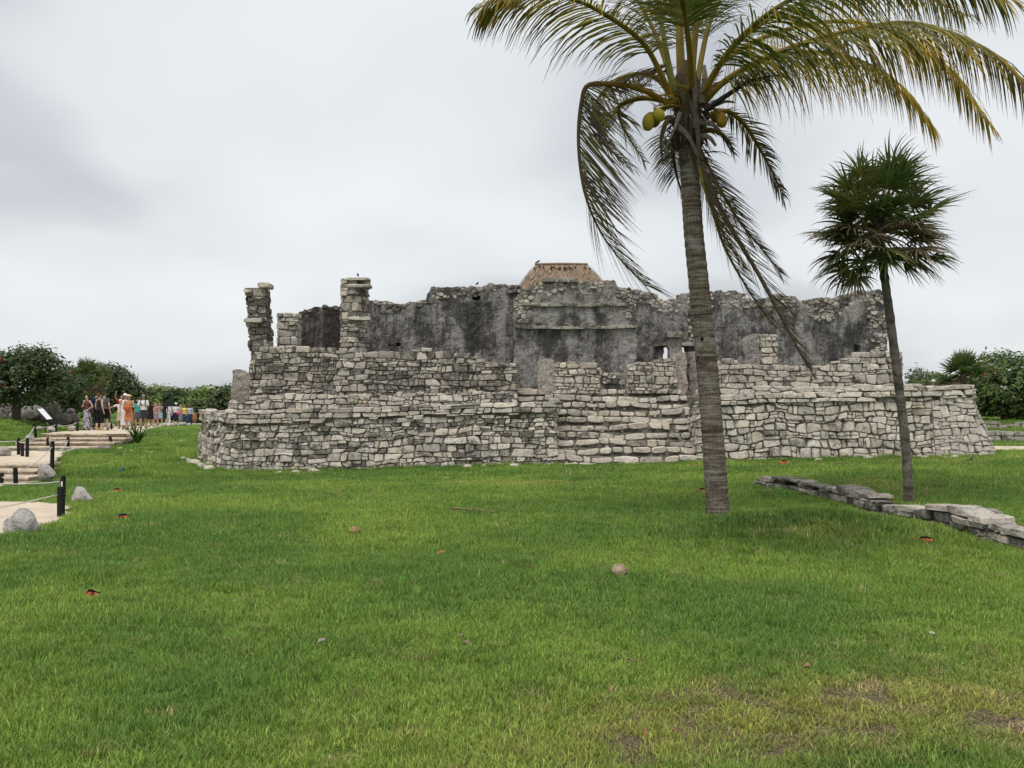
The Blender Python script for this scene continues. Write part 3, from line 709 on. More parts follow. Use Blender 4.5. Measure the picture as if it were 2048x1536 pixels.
# projecting slabs on the pillars
def slab(px0, px1, py, Y, th, dep, rgs, li=(0.4, 0.5)):
    rg = random.Random(rgs); wl = Wall([(X_(px0, Y), Y, 0, -1), (X_(px1, Y), Y, 0, -1)], lambda x, y: Z_(py, Y))
    P = [(0, 0), (wl.L, rg.uniform(-.02, .02)), (wl.L, th), (wl.L * .5, th * 1.1), (0, th * .95)]
    V, Fc = stone_geo(wl, P, rg, 0.03, 0.06, -dep, 0.004, 0.15); BUCKETS.setdefault('wall', []).append((parea(P) + 1, V, Fc, stone_col(rg, .85, 1.05, li)))
slab(487, 524, 645, 26.55, 0.13, 0.5, 1); slab(488, 503, 586, 26.55, 0.11, 0.5, 2); slab(515, 539, 575, 26.6, 0.15, 0.5, 3)
slab(696, 740, 640, 27.1, 0.10, 0.3, 4); slab(694, 741, 575, 27.1, 0.10, 0.4, 5); slab(691, 738, 561, 27.12, 0.09, 0.4, 6)
# --- plastered walls
def plaster(name, Y, prof, zb, thick=0.5, bias=0.0, holes=(), jag=0.07, res=0.06, seed=1, tint=(1, 1, 1), yaw=0.0, parent=None, disp=0.05, x0=None, x1=None):
    xs = [X_(a, Y) for a, b in prof]; zs = [Z_(b, Y) for a, b in prof]
    xa = xs[0] if x0 is None else x0; xb = xs[-1] if x1 is None else x1
    n = max(3, int((xb - xa) / res)); X = np.linspace(xa, xb, n + 1)
    zbf = zb if callable(zb) else (lambda x: zb)
    T = np.interp(X, xs, zs) + (fbm(X * 5, X * 0 + seed, seed, 3) - .5) * 2 * jag
    nr = max(3, int((T.max() - zbf(xa)) / res)); V = []; C = []
    J = np.linspace(0, 1, nr + 1)
    ZZ = np.array([[zbf(x) + (t - zbf(x)) * j for j in J] for x, t in zip(X, T)]); XX = np.repeat(X[:, None], nr + 1, 1)
    D = (fbm(XX * 1.3, ZZ * 1.3, seed + 5, 3) - .5) * disp * 2 + (fbm(XX * 6, ZZ * 6, seed + 9, 3) - .5) * 0.085
    for hx, hz, hr in holes:
        D = D + np.where((np.abs(XX - hx) < hr) & (np.abs(ZZ - hz) < hr * 1.1), 0.3, 0)
    ex = np.minimum(XX - xa, xb - XX); XX2 = XX + np.where(ex < 1e-6, 1, 0) * (fbm(ZZ * 4, ZZ * 0 + 3, seed + 13, 3) - .5) * 0.14
    for i in range(n + 1):
        for j in range(nr + 1): V.append((XX2[i, j], Y + D[i, j], ZZ[i, j])); 
    nf = len(V)
    for i in range(n + 1):
        for j in range(nr + 1): V.append((XX2[i, j], Y + thick + D[i, j] * .6, ZZ[i, j]))
    I = lambda i, j: i * (nr + 1) + j
    Fc = []
    for i in range(n):
        for j in range(nr):
            Fc.append((I(i, j), I(i + 1, j), I(i + 1, j + 1), I(i, j + 1))); Fc.append((nf + I(i, j), nf + I(i, j + 1), nf + I(i + 1, j + 1), nf + I(i + 1, j)))
        Fc.append((I(i, nr), I(i + 1, nr), nf + I(i + 1, nr), nf + I(i, nr))); Fc.append((I(i, 0), nf + I(i, 0), nf + I(i + 1, 0), I(i + 1, 0)))
    for j in range(nr):
        Fc.append((I(0, j), I(0, j + 1), nf + I(0, j + 1), nf + I(0, j))); Fc.append((I(n, j), nf + I(n, j), nf + I(n, j + 1), I(n, j + 1)))
    V = np.array(V)
    if yaw:
        cx, cy = (xa + xb) / 2, Y; c_, s_ = math.cos(yaw), math.sin(yaw); dx, dy = V[:, 0] - cx, V[:, 1] - cy
        V[:, 0], V[:, 1] = cx + dx * c_ - dy * s_, cy + dx * s_ + dy * c_
    return obj(name, V, Fc, M['plaster'], parent or ruin, cols=[(*tint, 0.5 + bias)] * len(V))
def exposed(Y, prof, depth, seed, st=ST_S, thr=0.5, li=(0.42, 0.66), lohi=(0.55, 1.0), zmin=2.2, d=(-0.005, 0.05), extra=None, side=None):
    """bare stones where the plaster has fallen, along the broken top (and chosen patches)"""
    rg = random.Random(seed); xa, xb = X_(prof[0][0], Y), X_(prof[-1][0], Y); pf = pxprof(prof, Y)
    wl = Wall([(xa, Y, 0, -1), (xb, Y, 0, -1)], lambda x, y: zmin)
    def mask(u, v, r):
        t = pf(xa + u) - zmin - v; n = float(fbm((xa + u) * 1.7, (v + zmin) * 1.7, seed, 3))
        if t < depth * (0.05 + 1.7 * n): return r.random() < (0.95 if t < depth * .5 else .7)
        if side:
            for (sx, wd) in side:
                if abs(xa + u - sx) < wd * (0.5 + n): return True
        if extra:
            for (ax, ay, rx, ry) in extra:
                if ((xa + u - ax) / rx) ** 2 + ((v + zmin - ay) / ry) ** 2 < 0.5 + n: return True
        return False
    lay(wl, lambda u: pf(xa + u) + 0.02 - zmin, 0.0, 'exposed', st, rg, d, li, lohi, mask=mask, back=-0.25, ragged=0.10)
YB = 30.0
profA = [(706, 604), (738, 600), (783, 606), (800, 609), (835, 604), (852, 602), (855, 589), (866, 575), (890, 576), (920, 573), (960, 573), (984, 569), (1006, 570), (1038, 572), (1050, 580)]
plaster('rear_wall', YB, profA, 1.9, 0.55, 0.06, holes=((X_(953, YB), Z_(593, YB), 0.10), (X_(797, YB), Z_(690, YB), 0.05)), seed=11)
exposed(YB, profA, 0.30, 111, li=(0.5, 0.72), extra=((X_(870, YB), Z_(590, YB), .3, .35),))
profB = [(590, 628), (599, 626), (629, 613), (666, 611), (684, 612), (712, 616)]
plaster('rear_wall', YB + 0.1, profB, 1.9, 0.5, 0.13, seed=12, tint=(.78, .70, .68))
exposed(YB + 0.1, profB, 0.14, 112, li=(0.55, 0.75))
profS = [(463, 742), (470, 737), (482, 739), (490, 745), (510, 748)]
plaster('side_wall', 30.4, profS, 1.2, 0.5, -0.30, seed=13, tint=(1.15, 1.03, .98))
# central block with mouldings
YC = 28.5
profC = [(1027, 600), (1040, 586), (1057, 580), (1068, 572), (1086, 566), (1155, 566), (1165, 564), (1200, 564), (1229, 561), (1235, 576), (1250, 577), (1272, 580)]
plaster('central_block', YC, profC, 1.9, 1.5, 0.03, seed=14)
exposed(YC, profC, 0.32, 114, li=(0.46, 0.68), extra=((X_(1045, YC), Z_(622, YC), .28, .55), (X_(1225, YC), Z_(757, YC), .5, .2), (X_(1262, YC), Z_(610, YC), .25, .4)), zmin=2.0, lohi=(0.6, 1.05))
ST_M = dict(h=(0.085, 0.11), w=(0.3, 0.7), j=0.03, c=0)
for (py, a, b, sd) in ((612, 1043, 1253, 1), (657, 1028, 1273, 2)):
    rg = random.Random(sd); wl = Wall([(X_(a, YC), YC, 0, -1), (X_((a + b) / 2, YC), YC, 0, -1), (X_(b, YC), YC, 0, -1)], lambda x, y: Z_(py, YC))
    u = 0
    while u < wl.L:
        wd = min(rg.uniform(.22, .6), wl.L - u + .01); f = lambda q: -0.035 * math.sin(3.14 * q / wl.L) + 0.012 * math.sin(q * 5 + sd)
        P = [(u, f(u)), (u + wd, f(u + wd)), (u + wd, f(u + wd) + .10 + rg.uniform(-.015, .015)), (u + wd * .5, f(u + wd * .5) + .11), (u, f(u) + .10)]
        V, Fc = stone_geo(wl, P, rg, 0.08, 0.12, -0.1, 0.003, 0.12); BUCKETS.setdefault('moulding', []).append((parea(P), V, Fc, stone_col(rg, .55, .85, (.46, .6)))); u += wd
# cap slab and lower ledge stones on the block
def cap(px0, px1, py, Y, th, dep, n, rgs):
    rg = random.Random(rgs); wl = Wall([(X_(px0, Y), Y, 0, -1), (X_(px1, Y), Y, 0, -1)], lambda x, y: Z_(py, Y)); u = 0
    for i in range(n):
        wd = wl.L / n; P = [(u, rg.uniform(-.02, .02)), (u + wd, rg.uniform(-.02, .02)), (u + wd, th), (u + wd / 2, th * 1.1), (u, th)]
        V, Fc = stone_geo(wl, P, rg, 0.10, 0.2, -dep, 0.004, .15); BUCKETS.setdefault('wall', []).append((parea(P) + 1, V, Fc, stone_col(rg, .5, .75, (.5, .64)))); u += wd
cap(1084, 1156, 566, YC, 0.14, 1.2, 3, 5)
# right rear wall with a doorway
profD = [(1262, 579), (1290, 582), (1315, 590), (1318, 599), (1328, 600)]
plaster('rear_wall', YB, profD, 1.9, 0.5, 0.02, seed=15); exposed(YB, profD, 0.7, 115, li=(0.42, 0.62))
profE = [(1326, 600), (1355, 599), (1358, 589), (1376, 587)]
plaster('rear_wall', YB, profE, Z_(693, YB), 0.5, 0.0, seed=16); exposed(YB, profE, 0.55, 116, zmin=Z_(692, YB))
profF = [(1374, 588), (1415, 584), (1470, 581), (1488, 588), (1497, 598), (1506, 603), (1525, 597), (1549, 590), (1590, 592), (1597, 600), (1603, 603), (1618, 599), (1653, 595), (1664, 599), (1681, 592), (1716, 582), (1763, 581), (1768, 592), (1775, 606)]
plaster('rear_wall', YB, profF, 1.9, 0.55, 0.05, holes=((X_(1716, YB), Z_(697, YB), 0.09),), seed=17)
exposed(YB, profF, 0.55, 117, li=(0.42, 0.66), side=((X_(1762, YB), .42),), extra=((X_(1640, YB), Z_(620, YB), .8, .35), (X_(1385, YB), Z_(640, YB), .3, .9)))
cap(1308, 1388, 693, YB - .02, 0.12, 0.45, 3, 8)      # lintel over the doorway
# short columns and stubs
plaster('column', 28.9, [(1337, 664), (1363, 664)], 1.9, 0.36, -0.26, seed=21, tint=(1.2, 1.08, 1.04), jag=.02, disp=.02)
cap(1333, 1366, 676, 28.88, 0.20, 0.3, 1, 21)
plaster('column', 27.2, [(1343, 708), (1374, 704)], 1.9, 0.45, -0.30, seed=22, tint=(1.25, 1.1, 1.06), jag=.02, disp=.02)
plaster('column', 27.5, [(1378, 704), (1400, 702)], 1.9, 0.45, -0.1, seed=23, tint=(.92, .82, .8), jag=.02, disp=.02)
plaster('column', 27.0, [(1076, 724), (1082, 717), (1102, 716), (1109, 722)], 2.0, 0.5, -0.32, seed=24, tint=(1.25, 1.15, 1.1), jag=.02, disp=.02)
plaster('wall_stub', 28.6, [(1489, 682), (1497, 672), (1508, 667), (1520, 667)], 2.0, 0.5, -0.16, seed=25, tint=(.95, .92, .9), jag=.02, disp=.05)
pillar('wall_stub', (X_(1534, 28.9), 28.9), 0.56, 0.55, 0.0, 2.0, Z_(669, 28.7), 'wall', ST_P, (0, 0), (.36, .55), (.75, 1.1), rgs=9)
# low walls by the stair head, and the right parapet
def low_wall(name, Y, prof, zb, th, st, rgs, li=(.4, .58), lohi=(.75, 1.1), right_end=False):
    xa, xb = X_(prof[0][0], Y), X_(prof[-1][0], Y); pf = pxprof(prof, Y)
    pts = [(xa, Y + th, -1, 0), (xa, Y + .02, -1, 0), (xa + .02, Y, 0, -1), (xb - .02, Y, 0, -1), (xb, Y + .02, 1, 0), (xb, Y + th, 1, 0)]
    wl = Wall(pts, lambda x, y: zb); tp = lambda u: pf(float(np.interp(u, wl.u, wl.p[:, 0]))) - zb
    o = core(name, wl, tp, 0, ruin, th * .8, u0=wl.u[2], u1=wl.u[3]); lay(wl, tp, 0.0, 'wall', st, random.Random(rgs), (0.01, 0.06), li, lohi); return o
low_wall('low_wall', 27.0, [(1110, 728), (1140, 726), (1192, 727), (1200, 735)], 2.02, 0.5, ST_U, 31)
low_wall('low_wall', 27.0, [(1259, 727), (1300, 722), (1330, 718), (1352, 716)], 2.02, 0.5, ST_U, 32)
low_wall('parapet', 26.8, [(1438, 719), (1470, 717), (1476, 723), (1510, 728), (1552, 731), (1566, 729), (1610, 727), (1653, 723), (1690, 716), (1706, 706), (1719, 703), (1779, 701), (1803, 704)], 1.98, 0.6, dict(h=(0.11, 0.24), w=(0.18, 0.44), rows=1), 33, (.38, .58))
low_wall('ledge', 26.15, [(1402, 779), (1440, 776), (1520, 773), (1620, 771), (1700, 772), (1836, 763), (1846, 770)], 1.7, 0.9, dict(h=(0.16, 0.26), w=(0.3, 0.7), j=.12, c=3), 34, (.36, .56))
# --- the stair
NS = 11; stair_core = MB(); SR = random.Random(77); zst = -0.16
for i in range(NS):
    y0 = 24.36 + i * 0.262; z1 = zst + (i + 1) * 0.213; xa, xb = (1.24, 5.18) if i < 8 else (0.12, 5.5 if i < 10 else 5.2)
    if i >= 8: y0 += 0.12
    box(stair_core, (xa + .01, y0 + 0.06 + i * .001, -0.4), (xb - .01, y0 + 0.45 + i * .002, z1 - 0.03 - i * .001))
    wl = Wall([(xa, y0, 0, -1), (xb, y0, 0, -1)], lambda x, y: z1 - 0.213)
    u = 0; wob = lambda q: 0.04 * math.sin(q * 1.3 + i * 2.1) + 0.022 * math.sin(q * 3.7 + i)
    while u < wl.L - .05:
        wd = min(SR.uniform(.2, .72), wl.L - u); hb = SR.uniform(0.0, 0.045); dn = SR.choice((0, 0, .015, .03)); 
        if SR.random() < .02: u += wd * .4; continue
        P = [(u, wob(u) + hb), (u + wd, wob(u + wd) + hb), (u + wd, wob(u + wd) + .205 - dn + SR.uniform(-.03, .012)), (u + wd * .55, wob(u + wd * .5) + .21 - dn + SR.uniform(-.02, .015)), (u, wob(u) + .205 - dn + SR.uniform(-.03, .012))]
        V, Fc = stone_geo(wl, P, SR, -0.03, 0.07, -0.30, SR.uniform(.008, .022), .2)
        BUCKETS.setdefault('step', []).append((parea(P), V, Fc, stone_col(SR, .8, 1.14, (.34, .54))))
        if SR.random() < .55:       # chinking under the step
            q = SR.uniform(.06, .14); x = u + SR.uniform(0, wd); P = [(x, -.02), (x + q, -.02), (x + q, hb + .02), (x, hb + .03)]
            if hb > .02: V, Fc = stone_geo(wl, P, SR, -0.04, 0.0, -0.2, .004, .2); BUCKETS['step'].append((0.0001, V, Fc, stone_col(SR, .6, 1.0)))
        u += wd
stair = stair_core.build('staircase', M['core'], ruin)
# loose rubble at the foot of the left corner and along the base
for k in range(46):
    px = RG.choice([RG.uniform(384, 440), RG.uniform(440, 2010)]); Y = 27.2 - (px - 384) / 56 * 2.0 if px < 440 else 24.35
    x = X_(px, Y) - (.25 if px < 440 else 0); r_ = RG.uniform(.05, .13); y = Y - RG.uniform(.02, .22)
    if 1110 < px < 1400: continue
    mbx = MB(); ellipsoid(mbx, (x, y, float(ground(x, y)) + r_ * .25), (r_ * 1.4, r_, r_ * .8), nu=8, nv=5, noise=.18, seed=k)
    BUCKETS.setdefault('exposed', []).append((0.001, mbx.V, mbx.F, stone_col(RG, .8, 1.1, (.3, .45))))
# --- stones become parts: the largest of each kind singly, the rest one mass
PARTS = {'stone': ('stone', front_terrace, 300), 'cornice': ('cornice_stone', front_terrace, 200), 'wall': ('wall_stone', upper_wall, 300), 'step': ('step_stone', stair, 150), 'moulding': ('moulding_stone', ruin, 40), 'exposed': (None, None, 0)}
rest = MB(); nst = 0
for b, L_ in BUCKETS.items():
    nm, par, lim = PARTS[b]; L_.sort(key=lambda q: -q[0])
    for i, (a, V, Fc, c) in enumerate(L_):
        if i < lim: obj(nm, V, Fc, M['stone'], par, cols=[c] * len(V)); nst += 1
        else: rest.add(V, Fc, c)
tag(rest.build('small_stones', M['stone'], ruin), kind='stuff')
print('stones', {k: len(v) for k, v in BUCKETS.items()}, 'single', nst)
# ------------------------------------------------------------------ coconut palm
def gcol(stops, t):
    t = max(0, min(1, t))
    for i in range(len(stops) - 1):
        a, b = stops[i], stops[i + 1]
        if t <= b[0]:
            f = (t - a[0]) / (b[0] - a[0] + 1e-9); return tuple(a[1][k] + (b[1][k] - a[1][k]) * f for k in range(3)) + (1,)
    return (*stops[-1][1], 1)
GREEN = [(0, (.075, .115, .018)), (.6, (.085, .115, .020)), (.85, (.14, .11, .025)), (1, (.12, .075, .035))]
CURT = [(0, (.10, .13, .02)), (.4, (.17, .17, .022)), (.68, (.44, .31, .03)), (.9, (.34, .17, .03)), (1, (.16, .08, .035))]
YELLOW = [(0, (.24, .22, .022)), (.55, (.38, .30, .026)), (.82, (.34, .20, .025)), (1, (.16, .08, .03))]
OLIVE = [(0, (.12, .13, .026)), (.5, (.13, .11, .032)), (1, (.10, .072, .04))]
DEAD = [(0, (.085, .066, .048)), (.6, (.12, .095, .072)), (1, (.10, .08, .065))]
PALE = [(0, (.22, .16, .10)), (1, (.26, .19, .13))]
def strip(mb, p, d, wv, L, w0, nseg, g, wind, cols, curl=0.0):
    """one narrow drooping leaflet as a folded ribbon"""
    n0 = len(mb.V); pos = Vector(p); d = d.normalized(); V = []; C = []
    for k in range(nseg + 1):
        t = k / nseg; ww = w0 * (0.55 + 1.2 * t if t < .3 else 1.0 - (t - .3) / .7 * .93) * 0.5
        wd = wv - d * wv.dot(d); wd = wd.normalized() if wd.length > 1e-5 else Vector((1, 0, 0))
        V += [pos - wd * ww, pos + wd * ww]; c = cols(t); C += [c, c]
        pos = pos + d * (L / nseg); d = (d + Vector((0, 0, -1)) * g * (0.35 + t) / nseg + wind * ((.3 + t) / nseg)).normalized()
    mb.add(V, [(2 * k, 2 * k + 1, 2 * k + 3, 2 * k + 2) for k in range(nseg)], C)
def frond(parent, pts, lmax, seed, pal=GREEN, palL=None, n=72, g=2.2, wind=(0.35, 0, 0), t0=0.16, w0=0.027, r0=0.042, rc=None, sides=(1, -1), fwd=0.55, spread=1.0, tipcol=None, gap=0.03, nseg=4, roll=0.0, prof=None, hang=0.0, xabs=False):
    rg = random.Random(seed); P = catmull(pts, 46); mb = MB(); wind = Vector(wind)
    rcol = rc or [(0, (.30, .21, .035)), (.35, (.27, .19, .035)), (.6, (.16, .13, .03)), (1, (.10, .07, .03))]
    tube(mb, P, [r0 * (1 - i / 45) ** 0.8 + 0.004 for i in range(46)], 6, cols=[gcol(rcol, i / 45) for i in range(46)])
    rach = mb.build('rachis', M['frond'], parent, True)
    lf = MB(); wt = rg.uniform(-.15, .15)
    for i in range(n):
        t = t0 + (1 - t0) * (i + rg.uniform(-.25, .25)) / n; t = min(max(t, t0), .995)
        q = t * 45; k = min(int(q), 44); p = P[k].lerp(P[k + 1], q - k); T = (P[min(k + 2, 45)] - P[max(k - 1, 0)]).normalized()
        up = Vector((0, 0, 1)); S = T.cross(up)
        if S.length < .25: S = T.cross(Vector((0, -1, .2)))
        S.normalize(); Nn = S.cross(T).normalized()
        if roll: S, Nn = S * math.cos(roll) + Nn * math.sin(roll), Nn * math.cos(roll) - S * math.sin(roll)
        s_ = (t - t0) / (1 - t0)
        L = lmax * 1.28 * (prof(s_) if prof else (0.55 + 1.5 * s_ if s_ < .3 else 1.0 - (s_ - .3) * .85))
        for sd in sides:
            if rg.random() < gap: continue
            a = fwd + .35 * s_ + rg.uniform(-.12, .12)
            d = S * sd * spread + T * a + Nn * rg.uniform(-.05, .3) + Vector((0, 0, -hang * rg.uniform(.6, 1.3)))
            if xabs: d.x = abs(d.x)
            pl = palL if (palL and rg.random() < .5) else pal; k0 = rg.uniform(.72, 1.3); off = rg.uniform(-.15, .12) + (.12 * s_)
            strip(lf, p, d, (T + S * .25 * sd).normalized(), L * rg.uniform(.82, 1.1), w0 * rg.uniform(.8, 1.15), nseg, g * rg.uniform(.75, 1.25), wind * rg.uniform(.5, 1.4),
                  lambda u: tuple(c * k0 for c in gcol(pl, u * .9 + off)[:3]) + (1,))
    lf.build('leaflets', M['frond'], rach, True)
    return rach
YP = 12.62
palm = empty('coconut_palm', (3.0, YP, 0.0), 'tall coconut palm with ringed grey trunk and yellowing wind-blown fronds', 'palm tree')
def pp(px, py, dy=0.0): return at(px, py, YP + dy)
# trunk: centre line and width from the base up, ringed
tr = [(1436, 1062, 66), (1436, 1036, 55), (1434, 1005, 50), (1430, 940, 48), (1424, 860, 47), (1417, 770, 46), (1408, 670, 45), (1397, 560, 43.5), (1388, 470, 42), (1383, 400, 41), (1379, 330, 41), (1376, 290, 44)]
tc = catmull([pp(a, b) for a, b, c in tr], 150); tw = np.interp(np.linspace(0, 1, 150), np.linspace(0, 1, len(tr)), [c * .93 / F * YP / 2 for a, b, c in tr])
mb = MB(); rg = random.Random(8); V = []; Fc = []; nk = 20; ring = 0; nxt = 0
for i, p in enumerate(tc):
    saw = (i % 3) / 2.0; low = i < 22
    for k in range(nk):
        a = 2 * math.pi * k / nk; r_ = tw[i] * (1 + (0.012 if low else 0.055) * (0.5 - saw) + rg.uniform(-.008, .008) + 0.02 * math.sin(3 * a + i * .05))
        V.append((p.x + math.cos(a) * r_, p.y + math.sin(a) * r_, p.z + .006 * math.sin(2 * a + i)))
for i in range(len(tc) - 1):
    for k in range(nk): k2 = (k + 1) % nk; Fc.append((i * nk + k, i * nk + k2, (i + 1) * nk + k2, (i + 1) * nk + k))
trunk = obj('trunk', V, Fc, M['bark'], palm, cols=[(.5, .5, .5, 1)] * len(V), smooth=True)
for (px, py, rr) in ((1400, 679, .034), (1394, 716, .022), (1392, 722, .018), (1404, 731, .012), (1375, 793, .012)):      # woodpecker holes: near-black flat lenses, inner shade put into their colour
    h = MB(); c = Vector(pp(px, py)); f = next(q for q in tc if q.z > c.z); rd = math.sqrt(max(1e-4, .158 ** 2 - (c.x - f.x) ** 2))
    ellipsoid(h, (c.x, f.y - rd + .012, c.z), (rr * .75, .014, rr), (.012, .010, .008, 1), 10, 6); h.build('hole', M['attr'], trunk, True)
# crown heart: fibre, old leaf bases and stubs
hb = MB(); rg = random.Random(21)
ellipsoid(hb, pp(1378, 262), (.235, .22, .36), (.07, .05, .035, 1), 16, 12, noise=.12, seed=3)
ellipsoid(hb, pp(1372, 190), (.20, .18, .5), (.10, .075, .04, 1), 14, 10, noise=.12, seed=4)
hb.build('crown_heart', M['wood'], palm)
fb = MB()
for i in range(420):
    a = rg.uniform(0, 6.283); b = Vector(pp(1377 + 30 * math.cos(a), rg.uniform(170, 320))); b.y = YP + math.sin(a) * .2
    d = Vector((math.cos(a) * rg.uniform(.1, .9), math.sin(a) * .6, rg.uniform(-1.0, .5))); k0 = rg.uniform(.5, 1.5)
    strip(fb, b, d, Vector((rg.uniform(-1, 1), rg.uniform(-1, 1), .3)), rg.uniform(.1, .42), rg.uniform(.006, .03), 3, rg.uniform(.5, 2.5), Vector((.2, 0, 0)), lambda t: (.095 * k0, .07 * k0, .048 * k0, 1))
tag(fb.build('fibres', M['wood'], palm), kind='stuff')
for i, (a, b, w_) in enumerate((((1385, 200), (1397, 330), .05), ((1352, 250), (1395, 312), .045), ((1395, 245), (1440, 262), .05), ((1360, 225), (1330, 300), .03), ((1402, 205), (1408, 130), .06), ((1420, 215), (1470, 205), .03), ((1395, 270), (1432, 292), .045), ((1385, 150), (1388, 255), .05), ((1345, 236), (1318, 244), .03))):
    sb = MB(); A = Vector(pp(*a, -.24)); B = Vector(pp(*b, -.30)); q = catmull([A, (A + B) / 2 + Vector((.02, -.05, .03)), B], 8)
    k0 = rg.uniform(.8, 1.9); tube(sb, q, [w_ * (1 - .6 * j / 7) for j in range(8)], 6, (.115 * k0, .095 * k0, .075 * k0, 1), ell=.35); sb.build('leaf_base', M['wood'], palm)
# flower stalks
for i, (a, b) in enumerate((((1365, 205), (1318, 190)), ((1365, 205), (1306, 215)), ((1400, 195), (1445, 140)), ((1405, 190), (1452, 158)), ((1380, 190), (1352, 168)))):
    sb = MB(); A = Vector(pp(*a, -.1)); B = Vector(pp(*b, -.35)); tube(sb, [A, (A + B) / 2 + Vector((0, 0, .04)), B], [.016, .012, .006], 5, (.36, .26, .05, 1))
    for k in range(12):
        p = A.lerp(B, .25 + .06 * k); tube(sb, [p, p + Vector((rg.uniform(-.12, .12), rg.uniform(-.12, .05), rg.uniform(-.02, .12)))], [.007, .003], 4, (.38, .28, .06, 1))
    sb.build('flower_stalk', M['frond'], palm)
# coconuts
for i, (px, py, rx, rz, dy, tilt, c) in enumerate(((1297, 244, .088, .125, -.30, 8, (.42, .33, .035)), (1318, 230, .078, .098, -.36, -30, (.50, .42, .05)), (1310, 240, .08, .11, -.12, 15, (.30, .25, .04)), (1443, 240, .082, .11, -.25, -10, (.36, .22, .03)), (1432, 232, .075, .1, -.05, 12, (.28, .2, .03)))):
    cb = MB(); rot = Matrix.Rotation(R(tilt), 3, 'Y'); ellipsoid(cb, pp(px, py, dy), (rx, rx, rz), (*c, 1), 16, 12, rot, .015, i)
    nut = cb.build('coconut', M['frond'], palm, True)
    cc = MB(); tp = Vector(pp(px, py, dy)) + rot @ Vector((0, 0, rz * .92)); ellipsoid(cc, tp, (.035, .035, .022), (.16, .11, .05, 1), 8, 5); sx = Vector(pp(1365 if px < 1370 else 1395, 214, -.1)); tube(cc, [tp, (tp + sx) / 2 + Vector((0, 0, .05)), sx], [.012, .014, .018], 6, (.30, .20, .04, 1)); cc.build('calyx', M['wood'], nut)
